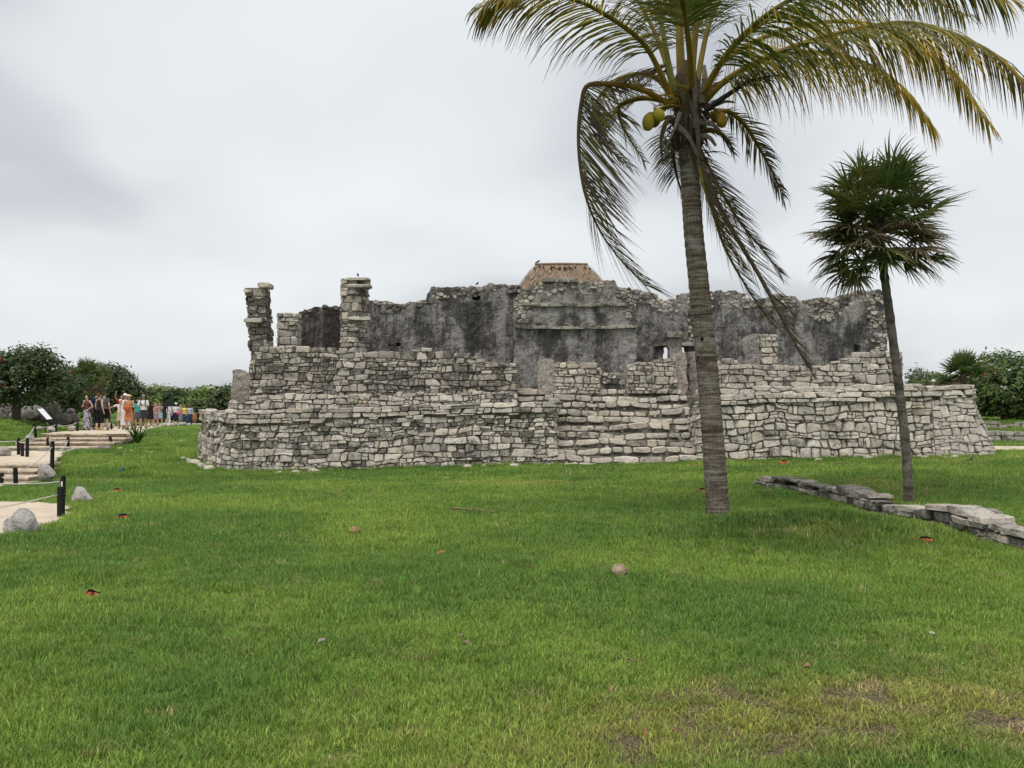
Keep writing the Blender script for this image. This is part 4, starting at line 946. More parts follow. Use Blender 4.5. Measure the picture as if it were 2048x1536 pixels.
# fronds: rachis points as seen, with depth
FR = [
 # pts [(px,py,dy)], leaflet length, palette, second palette, extra
 (((1350, 212, -.1), (1318, 140, -.35), (1285, 85, -.6), (1225, 38, -.95), (1155, 2, -1.25), (1075, -10, -1.4), (1010, -4, -1.5), (968, 14, -1.5)), .92, OLIVE, YELLOW, dict(n=110, g=2.6, wind=(.15, 0, 0), t0=.22, hang=.35)),
 (((1332, 205, -.2), (1300, 186, -.4), (1262, 172, -.5), (1222, 168, -.6), (1176, 171, -.7), (1163, 205, -.72), (1157, 265, -.75), (1160, 330, -.75), (1172, 395, -.75), (1200, 462, -.7), (1243, 522, -.7), (1293, 573, -.7)), .76, DEAD, OLIVE, dict(n=130, g=.55, wind=(.35, 0, .0), t0=.14, w0=.021, sides=(1, -1), xabs=True, fwd=.75, spread=.75, rc=[(0, (.33, .20, .03)), (.28, (.34, .18, .025)), (.4, (.13, .08, .04)), (1, (.09, .065, .045))], prof=lambda s: .35 + .9 * min(1, s * 2.2) if s < .5 else 1.15 - (s - .5) * .9)),
 (((1345, 195, .2), (1315, 158, .3), (1275, 148, .4), (1232, 162, .5), (1198, 195, .5), (1187, 236, .5), (1212, 290, .5), (1266, 334, .5)), .50, OLIVE, DEAD, dict(n=84, g=1.2, wind=(.4, 0, 0), t0=.12, w0=.026, xabs=True)),
 (((1345, 205, .0), (1292, 196, -.1), (1250, 205, -.1), (1236, 222, -.1), (1250, 262, -.1), (1290, 325, -.1)), .46, YELLOW, OLIVE, dict(n=60, g=1.3, wind=(.25, 0, 0), t0=.2, w0=.024)),
 (((1352, 200, .1), (1330, 120, .3), (1300, 45, .6), (1255, -25, 1.0), (1190, -60, 1.5), (1120, -50, 1.9)), .85, GREEN, OLIVE, dict(n=80, g=2.0, wind=(.2, 0, 0), t0=.25)),
 (((1350, 190, -.1), (1334, 110, -.2), (1318, 20, -.3), (1296, -80, -.5), (1250, -180, -.8), (1180, -240, -1.2)), .85, GREEN, YELLOW, dict(n=70, g=1.6, t0=.35, rc=[(0, (.22, .24, .05)), (.5, (.20, .20, .05)), (1, (.1, .1, .03))])),
 (((1362, 185, .0), (1358, 90, .0), (1356, 0, .05), (1345, -110, .2), (1325, -220, .6)), .9, GREEN, None, dict(n=70, g=1.8, t0=.35, r0=.05)),
 (((1382, 185, -.15), (1388, 100, -.2), (1398, 10, -.35), (1420, -90, -.7), (1470, -180, -1.2), (1560, -230, -1.7)), .9, GREEN, OLIVE, dict(n=78, g=2.2, t0=.30, r0=.05)),
 (((1392, 190, .1), (1404, 110, .2), (1425, 30, .4), (1470, -50, .8), (1550, -100, 1.3), (1650, -110, 1.8)), .95, GREEN, None, dict(n=80, g=2.2, t0=.28)),
 (((1402, 200, -.2), (1432, 140, -.5), (1482, 75, -.9), (1555, 15, -1.3), (1660, -38, -1.7), (1780, -62, -2.0), (1900, -50, -2.2), (2010, -5, -2.3)), 1.02, GREEN, CURT, dict(n=130, g=2.8, wind=(.2, 0, 0), t0=.16, hang=.55, spread=.75)),
 (((1405, 208, -.1), (1450, 162, -.3), (1512, 125, -.45), (1590, 92, -.6), (1670, 68, -.7), (1745, 52, -.75), (1805, 45, -.75), (1866, 54, -.75), (1928, 78, -.7), (1990, 112, -.65), (2052, 168, -.6), (2100, 240, -.6)), 1.06, CURT, OLIVE, dict(n=150, g=2.8, wind=(.12, 0, 0), t0=.10, w0=.027, hang=.75, spread=.65)),
 (((1400, 195, .2), (1450, 120, .5), (1540, 70, .8), (1640, 45, 1.0), (1720, 45, 1.1), (1790, 62, 1.1), (1845, 95, 1.1), (1890, 130, 1.1), (1930, 180, 1.1), (1978, 250, 1.1)), .95, CURT, YELLOW, dict(n=120, g=2.6, wind=(.1, 0, 0), t0=.12, w0=.027, hang=.6, spread=.7)),
 (((1400, 205, .5), (1470, 150, .9), (1560, 110, 1.3), (1650, 105, 1.6), (1730, 125, 1.8), (1800, 170, 1.9), (1868, 255, 1.9)), 1.0, CURT, YELLOW, dict(n=110, g=2.8, wind=(.1, 0, 0), t0=.12, w0=.027, hang=.8, spread=.6)),
 (((1405, 190, .4), (1470, 90, .9), (1570, 20, 1.4), (1690, -20, 1.8), (1820, -15, 2.1), (1930, 30, 2.2)), 1.0, GREEN, CURT, dict(n=120, g=2.6, wind=(.15, 0, 0), t0=.15, hang=.5)),
 (((1415, 232, .1), (1452, 222, .2), (1488, 248, .25), (1518, 295, .3), (1545, 345, .3), (1568, 396, .3)), .52, OLIVE, DEAD, dict(n=64, g=1.8, wind=(.1, 0, 0), t0=.18, w0=.03)),
 (((1412, 220, -.3), (1455, 190, -.45), (1505, 160, -.6), (1560, 150, -.7)), .4, DEAD, None, dict(n=26, g=1.2, t0=.4, w0=.02, rc=[(0, (.035, .03, .028)), (1, (.05, .045, .04))])),
 (((1392, 262, .3), (1402, 330, .45), (1432, 400, .5), (1470, 470, .5), (1515, 545, .5), (1560, 630, .5), (1600, 705, .5), (1632, 760, .5)), .62, DEAD, OLIVE, dict(n=86, g=.7, wind=(.35, 0, .1), t0=.15, w0=.02, xabs=True, fwd=.8, spread=.7, r0=.05, rc=[(0, (.16, .12, .085)), (.6, (.20, .15, .105)), (1, (.13, .095, .07))], prof=lambda s: 1.15 if s < .55 else max(.12, 1.0 - (s - .55) * 2.2))),
 (((1390, 275, .5), (1405, 350, .6), (1428, 430, .65), (1452, 500, .65), (1500, 585, .65), (1545, 650, .65)), .58, DEAD, PALE, dict(n=76, g=.8, wind=(.35, 0, .1), t0=.12, w0=.02, xabs=True, fwd=.8, spread=.7, r0=.035)),
 (((1394, 285, .4), (1420, 340, .7), (1452, 400, .8), (1488, 455, .8), (1530, 505, .8), (1560, 545, .8)), .55, DEAD, PALE, dict(n=80, g=.9, wind=(.3, 0, .05), t0=.1, w0=.02, xabs=True, fwd=.8, spread=.7, r0=.03)),
 (((1388, 290, -.15), (1402, 350, -.2), (1420, 410, -.2), (1448, 470, -.2), (1490, 540, -.2)), .5, DEAD, OLIVE, dict(n=70, g=.8, wind=(.35, 0, .05), t0=.1, w0=.018, xabs=True, fwd=.8, spread=.6, r0=.025)),
 (((1350, 262, .2), (1346, 300, .3), (1352, 345, .35), (1366, 395, .35)), .42, DEAD, None, dict(n=40, g=1.5, wind=(0, 0, 0), t0=.1, w0=.02)),
 (((1345, 235, -.1), (1330, 250, -.15), (1322, 285, -.15), (1326, 330, -.15)), .32, DEAD, OLIVE, dict(n=30, g=1.5, wind=(.1, 0, 0), t0=.1, w0=.018)),
 (((1398, 262, -.1), (1430, 262, -.2), (1455, 280, -.2), (1470, 310, -.2)), .34, DEAD, None, dict(n=34, g=1.5, t0=.1, w0=.018)),
 (((1366, 180, .3), (1364, 100, .8), (1358, 20, 1.3), (1340, -40, 2.0), (1300, -60, 2.7)), .85, GREEN, None, dict(n=70, g=2.0, t0=.3)),
 (((1385, 180, -.2), (1378, 90, -.7), (1366, 10, -1.2), (1345, -60, -1.9), (1310, -90, -2.7)), .85, GREEN, OLIVE, dict(n=70, g=2.0, t0=.35, r0=.05)),
]
for i, (pts, lm, pa, pb, kw) in enumerate(FR):
    rc = frond(palm, [pp(*q) for q in pts], lm, 300 + i, pa, pb, **kw); rc.name = 'frond'

# ------------------------------------------------------------------ fan-leaved palms
def fan_leaf(parent, base, dirv, pet, L, rg, pal, nsp=26, arc=4.6, droop=1.0, wind=(0, 0, 0), w0=.034, hubc=(.34, .30, .05)):
    """petiole, then a fan of pleated segments"""
    mb = MB(); d = Vector(dirv).normalized(); base = Vector(base); hub = base + d * pet + Vector((0, 0, -.10 * pet * droop))
    tube(mb, [base, base + d * pet * .55 + Vector((0, 0, .02)), hub], [.014, .011, .009], 5, (*[c * .6 for c in hubc], 1))
    side = d.cross(Vector((0, 0, 1))); side = side.normalized() if side.length > .05 else Vector((1, 0, 0))
    nrm = side.cross(d).normalized(); tw = rg.uniform(-.5, .5); side = (side * math.cos(tw) + nrm * math.sin(tw)); W = Vector(wind)
    for k in range(nsp):
        a = (k / (nsp - 1) - .5) * arc + rg.uniform(-.05, .05); sd = d * math.cos(a) + side * math.sin(a) + nrm * rg.uniform(-.06, .12) + nrm * .15
        ln = L * (1 - .28 * abs(a) / (arc / 2)) * rg.uniform(.85, 1.1); k0 = rg.uniform(.7, 1.3)
        wv = side * math.cos(a) - d * math.sin(a) + nrm * (.5 if k % 2 else -.5)
        strip(mb, hub, sd, wv, ln, w0, 5, droop * rg.uniform(.5, 1.4), W * rg.uniform(.6, 1.4), lambda u: tuple(c * k0 for c in (gcol([(0, hubc), (.12, pal[0]), (.6, pal[1]), (1, pal[2])], u)[:3])) + (1,))
    return mb.build('fan_leaf', M['frond'], parent, True)
PG = ((.095, .155, .036), (.088, .14, .036), (.16, .165, .075)); PB = ((.13, .10, .055), (.20, .155, .10), (.26, .205, .145)); PM = ((.11, .155, .038), (.15, .15, .05), (.26, .21, .11))
YT = 13.2
tpalm = empty('thatch_palm', at(1818, 1004, YT), 'slender fan-leaved palm with a shaggy round crown growing from the low wall', 'palm tree')
tr2 = [(1819, 1015, 21), (1818, 1000, 20), (1812, 900, 18), (1800, 790, 17.5), (1787, 690, 17), (1774, 590, 16.5), (1764, 520, 17), (1757, 470, 22), (1755, 430, 20)]
q = catmull([at(a, b, YT) for a, b, c in tr2], 70); rr = np.interp(np.linspace(0, 1, 70), np.linspace(0, 1, len(tr2)), [c / F * YT / 2 for a, b, c in tr2])
mb = MB(); rg = random.Random(5); tube(mb, q, [r_ * (1 + .07 * math.sin(i * 2.3) + rg.uniform(-.06, .06)) for i, r_ in enumerate(rr)], 12, (.5, .5, .5, 1)); mb.build('trunk', M['bark2'], tpalm, True)
fb = MB()
for i in range(260):        # fibrous boots under the crown
    a = rg.uniform(0, 6.283); p = Vector(at(1757 + 10 * math.cos(a), rg.uniform(400, 545), YT)); p.y += math.sin(a) * .08; k0 = rg.uniform(.5, 1.5)
    strip(fb, p, Vector((math.cos(a) * .5, math.sin(a) * .5, rg.uniform(-1, .4))), Vector((math.sin(a), math.cos(a), 0)), rg.uniform(.08, .3), rg.uniform(.008, .03), 3, 1.0, Vector((0, 0, 0)), lambda t: (.085 * k0, .065 * k0, .048 * k0, 1))
tag(fb.build('fibres', M['wood'], tpalm), kind='stuff')
top = Vector(at(1758, 425, YT)); rg = random.Random(14)
for i in range(58):
    f = i / 57; el = math.asin(max(-1, min(1, .97 - 1.62 * f + rg.uniform(-.1, .1)))); az = i * 2.39996 + rg.uniform(-.3, .3)
    d = Vector((math.cos(az) * math.cos(el), math.sin(az) * math.cos(el), math.sin(el))); b = top + Vector((0, 0, .02 - .40 * f))
    dead = (f > .5 and rg.random() < .45) or (f <= .5 and rg.random() < .12)
    fan_leaf(tpalm, b, d, rg.uniform(.48, .72), rg.uniform(.52, .68), rg, PB if dead else (PM if rg.random() < .4 else PG), 24, rg.uniform(3.4, 4.8), rg.uniform(.6, 1.5) + (1.0 if dead else 0), (.42, 0, .03), w0=.043)
for i in range(16):
    el = rg.uniform(-.35, .4); az = i * 2.39996 + 1; d = Vector((math.cos(az) * math.cos(el), math.sin(az) * math.cos(el), math.sin(el)))
    fan_leaf(tpalm, top + Vector((0, 0, -.18)), d, rg.uniform(.42, .62), rg.uniform(.46, .6), rg, PB if rg.random() < .25 else PG, 24, rg.uniform(3.4, 4.8), rg.uniform(.8, 1.6), (.4, 0, .03), w0=.043)
for (px, py, ln) in ((1728, 525, .42), (1808, 520, .5), (1700, 470, .45), (1868, 500, .5)):
    b = Vector(at(1758, 455, YT)); e = Vector(at(px, py, YT - .15)); fan_leaf(tpalm, b, e - b, (e - b).length, ln, rg, PG, 22, 3.0, .9, (.1, 0, 0), w0=.03)
for (px, py) in ((1670, 375), (1745, 412), (1830, 425), (1690, 395), (1800, 330), (1720, 330)):     # fans that face the viewer
    b = top + Vector((0, 0, -.1)); e = Vector(at(px, py, YT - .55)); fan_leaf(tpalm, b, e - b, (e - b).length, .46, rg, PM, 26, 5.2, 1.2, (.35, 0, 0), hubc=(.42, .36, .05))
# ------------------------------------------------------------------ low planter wall on the right
pw = empty('planter_wall', (5.45, 13.5, 0.0), 'low wall of flat grey stones edging the raised grass bed, foreground right', 'low wall')
zg = lambda x, y: ground(np.asarray(x) - 0.35, y) - 0.05
def planter(pts, nrm, hgt, seed, slabdep=.34):
    """rough low wall: irregular small courses, broken capping slabs of unequal thickness, some missing"""
    global BUCKETS
    rg = random.Random(seed); wl = Wall([(x, y, *nrm) for x, y in pts], zg); hf = lambda u: hgt + .035 * math.sin(u * 1.7 + seed) + .02 * math.sin(u * 4.1)
    core('wall_core', wl, lambda u: hf(u) - .05, 0, pw, .30, d=-.05)
    keep = BUCKETS; BUCKETS = {}
    lay(wl, lambda u: hf(u) - .05, 0, 'q', dict(h=(.05, .12), w=(.14, .46), rows=1, wave=.014, cut=.7, split=.1), rg, (-.05, .06), (.42, .66), (.34, .8), back=-.2)
    for (a, V, Fc, c) in BUCKETS.get('q', []): obj('stone', V, Fc, M['stone'], pw, cols=[c] * len(V))
    BUCKETS = keep; u = 0
    while u < wl.L:
        wd = min(rg.uniform(.25, .8), wl.L - u + .01); th = rg.uniform(.045, .09); t = hf(u + wd / 2)
        if wd > .08 and rg.random() < .97:
            P = [(u + rg.uniform(0, .03), t - th), (u + wd, t - th + rg.uniform(-.01, .01)), (u + wd - rg.uniform(0, .04), t + rg.uniform(-.025, .02)), (u + wd * rg.uniform(.3, .6), t + rg.uniform(-.015, .025)), (u, t + rg.uniform(-.03, .02))]
            V, Fc = stone_geo(wl, P, rg, -.02, .06, -slabdep * rg.uniform(.6, 1.1), .008); obj('capping_slab', V, Fc, M['stone'], pw, cols=[stone_col(rg, .5, .92, (.40, .60))] * len(V))
        u += wd
planter([(4.95, 18.05), (5.30, 16.7), (5.46, 14.6), (5.46, 13.25)], (-1, -.15), .29, 1)
planter([(5.28, 13.35), (5.36, 12.6), (5.55, 11.6), (5.58, 10.7)], (-1, -.05), .31, 2, .36)
planter([(5.36, 10.9), (5.55, 9.8), (5.78, 7.6), (6.2, 4.5)], (-1, -.1), .31, 3, .38)
planter([(6.7, 19.5), (5.8, 18.75), (4.98, 18.1)], (-.5, -.7), .10, 4, .22)
# ------------------------------------------------------------------ boulders
def boulder(px, py, wpx, hpx, Y, label, col, seed, dep=.8, shape=None, name='boulder', group=None):
    w_, h_ = wpx / F * Y / 2, hpx / F * Y; c = Vector(at(px, py, Y)); mb = MB()
    bm = bmesh.new(); bmesh.ops.create_icosphere(bm, subdivisions=4 if wpx > 30 else 3, radius=1)
    V = []; rg = random.Random(seed); ph = [rg.uniform(0, 9) for _ in range(3)]
    for v in bm.verts:
        x, y, z = v.co; n = float(fbm(x * 1.5 + ph[0] + z, y * 1.5 + ph[1] - z * .7, seed, 4)) - .5; r2 = abs(float(vnoise(x * 2.1 + z * 1.3 + ph[2], y * 2.1 - z, seed + 3)) - .5); k = 1 + n * .75 - r2 * .35
        zz = z * k
        if shape: x, zz = shape(x, zz)
        V.append((c.x + x * k * w_, c.y + y * k * w_ * dep, c.z + (zz * .66 + .30) * h_))
    Fc = [tuple(v.index for v in f.verts) for f in bm.faces]; bm.free()
    o = obj(name, V, Fc, M['rock'], None, [(*col, 1)] * len(V), True, loc=(c.x, c.y, c.z)); return tag(o, label, 'rock', group)
wedge = lambda x, z: (x, z * (1 - .45 * x) - .25 * x)
boulder(41, 1070, 66, 52, 11.15, 'large rounded pale grey boulder at the edge of the sandy landing', (.40, .38, .355), 3)
boulder(165, 1004, 38, 28, 15.3, 'wedge-shaped pale boulder standing on grass beside the two black posts', (.44, .41, .375), 4, shape=wedge)
boulder(95, 955, 36, 26, 20.9, 'pointed grey boulder at the end of the lower steps', (.38, .355, .33), 5, shape=wedge)
boulder(3, 908, 36, 17, 27.0, 'low rounded boulder cut by the left picture edge', (.42, .39, .35), 6)
boulder(61, 884, 19, 16, 31.6, 'top rock of the stack at the left of the upper steps', (.40, .37, .33), 7)
boulder(62, 897, 18, 15, 31.2, 'middle rock of the stack at the left of the upper steps', (.38, .34, .30), 8)
boulder(68, 909, 26, 14, 30.6, 'bottom rock of the stack at the left of the upper steps', (.37, .34, .30), 9)
boulder(102, 864, 20, 11, 36.0, 'small pale rock on the grass below the information panel', (.45, .42, .37), 10)
boulder(143, 860, 15, 10, 38.0, 'small pale rock beside the rope post nearest the visitors', (.46, .43, .38), 11)
boulder(79, 859, 13, 7, 36.5, 'small flat pale rock behind the leftmost upper rope post', (.45, .42, .37), 12)
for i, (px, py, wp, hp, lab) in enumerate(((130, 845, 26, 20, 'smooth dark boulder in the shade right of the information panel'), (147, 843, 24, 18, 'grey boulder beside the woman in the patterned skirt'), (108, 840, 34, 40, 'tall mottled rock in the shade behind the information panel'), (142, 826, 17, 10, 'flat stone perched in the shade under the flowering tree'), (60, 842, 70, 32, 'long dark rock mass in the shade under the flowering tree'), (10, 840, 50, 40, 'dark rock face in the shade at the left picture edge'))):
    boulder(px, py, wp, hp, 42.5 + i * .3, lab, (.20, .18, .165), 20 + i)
RW = [(205, 853, 10, 7, 50), (222, 854, 14, 8, 50), (295, 854, 13, 8, 56), (308, 853, 8, 6, 58), (327, 853, 14, 8, 58), (341, 852, 7, 5, 59), (350, 852, 11, 9, 59), (365, 851, 16, 8, 60), (378, 851, 8, 5, 62), (400, 851, 12, 5, 64)]
for i, (px, py, wp, hp, Y) in enumerate(RW):
    boulder(px, py, wp, hp, Y, ('leftmost', 'second', 'third', 'fourth', 'fifth', 'sixth', 'seventh', 'eighth', 'ninth', 'rightmost')[i] + ' small pale rock in the row edging the path before the crowd', (.44, .41, .36), 40 + i, group='rocks edging the far path')
# ------------------------------------------------------------------ steps of the path
def steps(name, label, rows, seed):
    rg = random.Random(seed); root = empty(name, (np.mean([r[0] for r in rows]), rows[0][2], rows[0][4]), label, 'steps')
    for (xa, xb, y0, y1, z0, z1) in rows:
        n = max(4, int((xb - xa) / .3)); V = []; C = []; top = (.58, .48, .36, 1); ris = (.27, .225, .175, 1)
        yy = [y0 + rg.uniform(-.05, .05) for _ in range(n + 1)]; zz = [z1 + rg.uniform(-.015, .012) for _ in range(n + 1)]
        for i in range(n + 1):
            x = xa + (xb - xa) * i / n
            V += [(x, yy[i] + .03, z0 - .08), (x, yy[i], z1 - .04 + rg.uniform(-.02, .01)), (x, yy[i] + .03, zz[i]), (x, y1 + .12, z1)]
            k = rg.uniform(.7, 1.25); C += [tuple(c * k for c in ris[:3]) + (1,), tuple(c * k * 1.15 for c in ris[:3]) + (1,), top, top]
        Fc = []
        for i in range(n):
            a = i * 4
            for k in range(3): Fc.append((a + k, a + 4 + k, a + 5 + k, a + 1 + k))
        e = n * 4; Fc += [(0, 1, 2, 3), (e + 3, e + 2, e + 1, e)]
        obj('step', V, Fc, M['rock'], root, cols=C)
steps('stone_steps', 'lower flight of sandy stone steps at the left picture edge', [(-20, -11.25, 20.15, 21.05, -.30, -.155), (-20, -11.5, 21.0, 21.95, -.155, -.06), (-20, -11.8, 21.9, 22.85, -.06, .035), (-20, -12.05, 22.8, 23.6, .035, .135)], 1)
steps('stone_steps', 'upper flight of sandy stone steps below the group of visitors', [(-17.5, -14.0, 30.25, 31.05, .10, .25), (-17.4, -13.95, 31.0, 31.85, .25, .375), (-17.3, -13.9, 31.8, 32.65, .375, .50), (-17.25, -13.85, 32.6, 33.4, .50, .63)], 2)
for i, (px, py, wp, hp, lab) in enumerate(((88, 908, 30, 12, 'dark kerb rock at the left foot of the upper steps'), (118, 908, 28, 11, 'grey kerb rock between two posts at the foot of the upper steps'), (150, 904, 34, 9, 'pale flat kerb rock above the teal slab'), (184, 903, 26, 10, 'brown kerb rock right of the teal slab'), (210, 901, 28, 11, 'dark kerb rock beside the right post of the upper steps'))):
    boulder(px, py, wp, hp, 29.9, lab, ((.22, .2, .18), (.30, .28, .25), (.42, .4, .36), (.30, .26, .22), (.24, .21, .18))[i], 60 + i)
mb = MB(); c = at(160, 912, 29.2); rg = random.Random(2)
V = []; 
for i in range(9):
    x = c[0] - .45 + i * .9 / 8
    for (dy, dz) in ((-.06, -.05), (-.05, .15), (.06, .155), (.07, -.05)): V.append((x, c[1] + dy + rg.uniform(-.012, .012), c[2] + dz + rg.uniform(-.015, .015)))
Fc = [(i * 4 + k, i * 4 + 4 + k, i * 4 + 4 + (k + 1) % 4, i * 4 + (k + 1) % 4) for i in range(8) for k in range(4)] + [(3, 2, 1, 0), (32, 33, 34, 35)]
tag(obj('stone_slab', V, Fc, M['rock'], None, [(.035, .11, .085, 1)] * len(V), loc=c), 'low teal-stained slab on the grass below the upper steps', 'slab')
# ------------------------------------------------------------------ rope posts
POSTS = [(122, 1041, 68, 13.0, 'thick black post nearest the viewer, at the landing corner', .055), (126, 1005, 54, 15.6, 'black post with a white tag standing just behind the nearest post', .045),
 (32, 980, 45, 20.0, 'black post on the right side of the lower steps', .05), (2, 980, 34, 20.6, 'black post cut by the left picture edge at the lower steps', .05), (104, 933, 51, 22.6, 'black post at the head of the lower steps beside the pointed boulder', .05),
 (54, 913, 37, 26.5, 'taller of the paired black posts on the middle landing', .05), (45, 912, 26, 26.8, 'short black post of the pair on the middle landing', .05), (37, 906, 30, 27.6, 'black post at the grass edge left of the paired posts', .05),
 (136, 902, 28, 30.6, 'black post in the middle of the foot of the upper steps', .05), (95, 896, 21, 31.0, 'black post at the left foot of the upper steps', .045), (224, 894, 22, 31.4, 'leaning black post at the right foot of the upper steps', .05),
 (73, 876, 29, 33.4, 'leaning black post at the left head of the upper steps', .05), (111, 866, 21, 36.0, 'black post in front of the information panel', .05), (155, 860, 20, 39.0, 'black post on the grass left of the woman in the patterned skirt', .05), (223, 855, 12, 45.0, 'far black post between the two groups of visitors', .05)]
PT = []
for (px, py, hp, Y, lab, r_) in POSTS:
    b = Vector(at(px, py, Y)); h = hp / F * Y; lean = {224: -.06, 73: -.08}.get(px, random.Random(px).uniform(-.015, .015)); t = b + Vector((lean * 1.2, 0, h))
    root = empty('rope_post', b, lab, 'post', 'black posts of the rope barrier')
    mb = MB(); tube(mb, [b - Vector((0, 0, .25)), b + (t - b) * .5, t - Vector((0, 0, .015)), t], [r_, r_ * .98, r_ * .95, r_ * .7], 12, (.014, .013, .013, 1)); mb.build('shaft', M['attr'], root)
    mb = MB(); q = b + (t - b) * .78; tube(mb, [q + Vector((-r_ * 1.25, -r_ * .2, 0)), q + Vector((r_ * 1.25, -r_ * .2, 0))], r_ * .25, 8, (.03, .03, .03, 1)); mb.build('eyelet', M['attr'], root)
    if px == 126: mb = MB(); box(mb, (t.x - .012, t.y - r_ - .006, t.z - .20), (t.x + .012, t.y - r_ + .004, t.z - .10), (.75, .75, .73, 1)); mb.build('tag', M['attr'], root)
    PT.append(q)
def rope(a, b, sag, label, r_=.011):
    a, b = Vector(a), Vector(b); mb = MB(); P = [a.lerp(b, i / 14) - Vector((0, 0, sag * 4 * (i / 14) * (1 - i / 14))) for i in range(15)]
    tube(mb, P, r_, 6, (.52, .50, .45, 1)); tag(mb.build('rope', M['cloth'], None, True, loc=a), label, 'rope', 'ropes between the black posts')
rope(PT[0], (-8.6, 10.2, .22), .12, 'pale rope running left from the nearest post across the landing', .009)
rope(PT[1], PT[2] - Vector((1.2, .6, 0.04)), .10, 'pale rope from the tagged post across the foot of the lower steps')
rope(PT[2], PT[4], .10, 'pale rope climbing beside the lower steps')
rope(PT[3], PT[2], .08, 'short pale rope between the two posts at the left picture edge')
rope(PT[4], PT[8], .20, 'pale rope from the head of the lower steps towards the upper steps', .012)
rope(PT[8], PT[9], .05, 'short pale rope between the two posts at the foot of the upper steps', .013)
rope(PT[5], PT[7], .04, 'short pale rope joining the paired posts', .013)
rope(PT[7], Vector(PT[7]) + Vector((-5, .5, .0)), .05, 'pale rope running left from the middle landing over the grass', .013)
rope(PT[7], PT[11], .12, 'pale rope rising along the left of the upper steps', .013)
rope(PT[11], PT[12], .06, 'pale rope in front of the information panel', .014)
rope(PT[12], PT[13], .10, 'pale rope sagging across the grass left of the visitors', .015)
rope(PT[13], PT[14], .08, 'pale rope passing behind the first group of visitors', .016)
# ------------------------------------------------------------------ information panel
si = empty('information_panel', at(92, 860, 36.4), 'tilted white information panel with a dark edge on two thin legs', 'sign')
A0 = Vector(at(73.5, 818, 36.4)); A1 = Vector(at(93, 839, 36.4)); Bv = Vector((0.03, .42, .02)); nrm = (A1 - A0).cross(Bv).normalized(); nrm = nrm if nrm.z > 0 else -nrm
def slab4(p, a, b, n, t, col, name, par): 
    V = [p, p + a, p + a + b, p + b]; V = V + [v - n * t for v in V]; mbb = MB(); mbb.add(V, [(0, 1, 2, 3), (7, 6, 5, 4), (0, 4, 5, 1), (1, 5, 6, 2), (2, 6, 7, 3), (3, 7, 4, 0)], col); return mbb.build(name, M['attr'], par)
pn = slab4(A0, A1 - A0, Bv, nrm, .05, (.03, .03, .04, 1), 'panel', si); slab4(A0 + nrm * .004 + Bv * .03, (A1 - A0), Bv * .94, nrm, .003, (.80, .81, .83, 1), 'face', pn)
for px, py in ((91, 838), (101, 840)):
    mb = MB(); t = Vector(at(px, py, 36.5)); tube(mb, [(t.x, t.y, float(ground(t.x, t.y)) - .1), t], .02, 8, (.02, .02, .02, 1)); mb.build('leg', M['attr'], si)
# ------------------------------------------------------------------ thatched shelter roof behind the ruin
YR = 36.5
hut = empty('thatched_shelter', (X_(1122, YR), YR, 2.0), 'steep brown palm-thatch hip roof rising behind the central block', 'shelter')
rx0, rx1, rz = X_(1072, YR), X_(1173, YR), Z_(529, YR); ez = Z_(660, YR); ex0, ex1 = X_(985, YR), X_(1262, YR); dy = 2.6
rp = [(rx0, YR, rz), (rx1, YR, rz), (ex0, YR - dy, ez), (ex1, YR - dy, ez), (ex1, YR + dy, ez), (ex0, YR + dy, ez)]
roof = obj('roof', rp, [(2, 3, 1, 0), (4, 5, 0, 1), (3, 4, 1), (5, 2, 0), (5, 4, 3, 2)], M['wood'], hut, cols=[(.27, .20, .14, 1)] * 6)
th = MB(); rg = random.Random(6); v = [Vector(q) for q in rp]
for (a, b, c, d, n) in ((v[0], v[1], v[2], v[3], 1500), (v[1], v[1], v[3], v[4], 500), (v[0], v[0], v[5], v[2], 500), (v[1], v[0], v[4], v[5], 300)):
    nn = (b - a if (b - a).length > .1 else d - c).cross(c - a).normalized(); nn = nn if nn.z > 0 else -nn
    for i in range(n):
        s_ = rg.random(); t = rg.random() ** .8 * .92; p = a.lerp(b, s_).lerp(c.lerp(d, s_), t) + nn * rg.uniform(.01, .07); dn = ((c - a).lerp(d - b, s_)).normalized(); k0 = rg.uniform(.86, 1.14)
        strip(th, p, dn + Vector((rg.uniform(-.12, .12), rg.uniform(-.06, .06), 0)) + nn * .05, dn.cross(nn), rg.uniform(.25, .55), rg.uniform(.02, .05), 2, .0, Vector((0, 0, 0)), lambda u: (.33 * k0, .25 * k0, .18 * k0, 1))
th.build('thatch', M['wood'], roof)
rc = MB(); tube(rc, [v[0] + Vector((-.05, 0, .0)), v[0].lerp(v[1], .5) + Vector((0, 0, .02)), v[1] + Vector((.05, 0, -.0))], .06, 8, (.26, .18, .115, 1)); rc.build('ridge_cap', M['wood'], roof)
for i in range(26):
    kb = MB(); s_ = rg.uniform(.02, .98); p = v[0].lerp(v[1], s_).lerp(v[2].lerp(v[3], s_), rg.uniform(.06, .11)) + Vector((0, -.09, .07)); tube(kb, [p, p + Vector((rg.uniform(-.05, .09), -.05, -.07))], [.035, .012], 5, (.05, .032, .02, 1)); rc2 = kb.build('thatch_tie', M['wood'], roof)
for (x, y) in ((ex0 + .6, YR - dy + .5), (ex1 - .6, YR - dy + .5), (ex1 - .6, YR + dy - .5), (ex0 + .6, YR + dy - .5)):
    pb = MB(); tube(pb, [(x, y, 0), (x, y, ez + .1)], .07, 8, (.16, .12, .085, 1)); pb.build('post', M['wood'], hut)
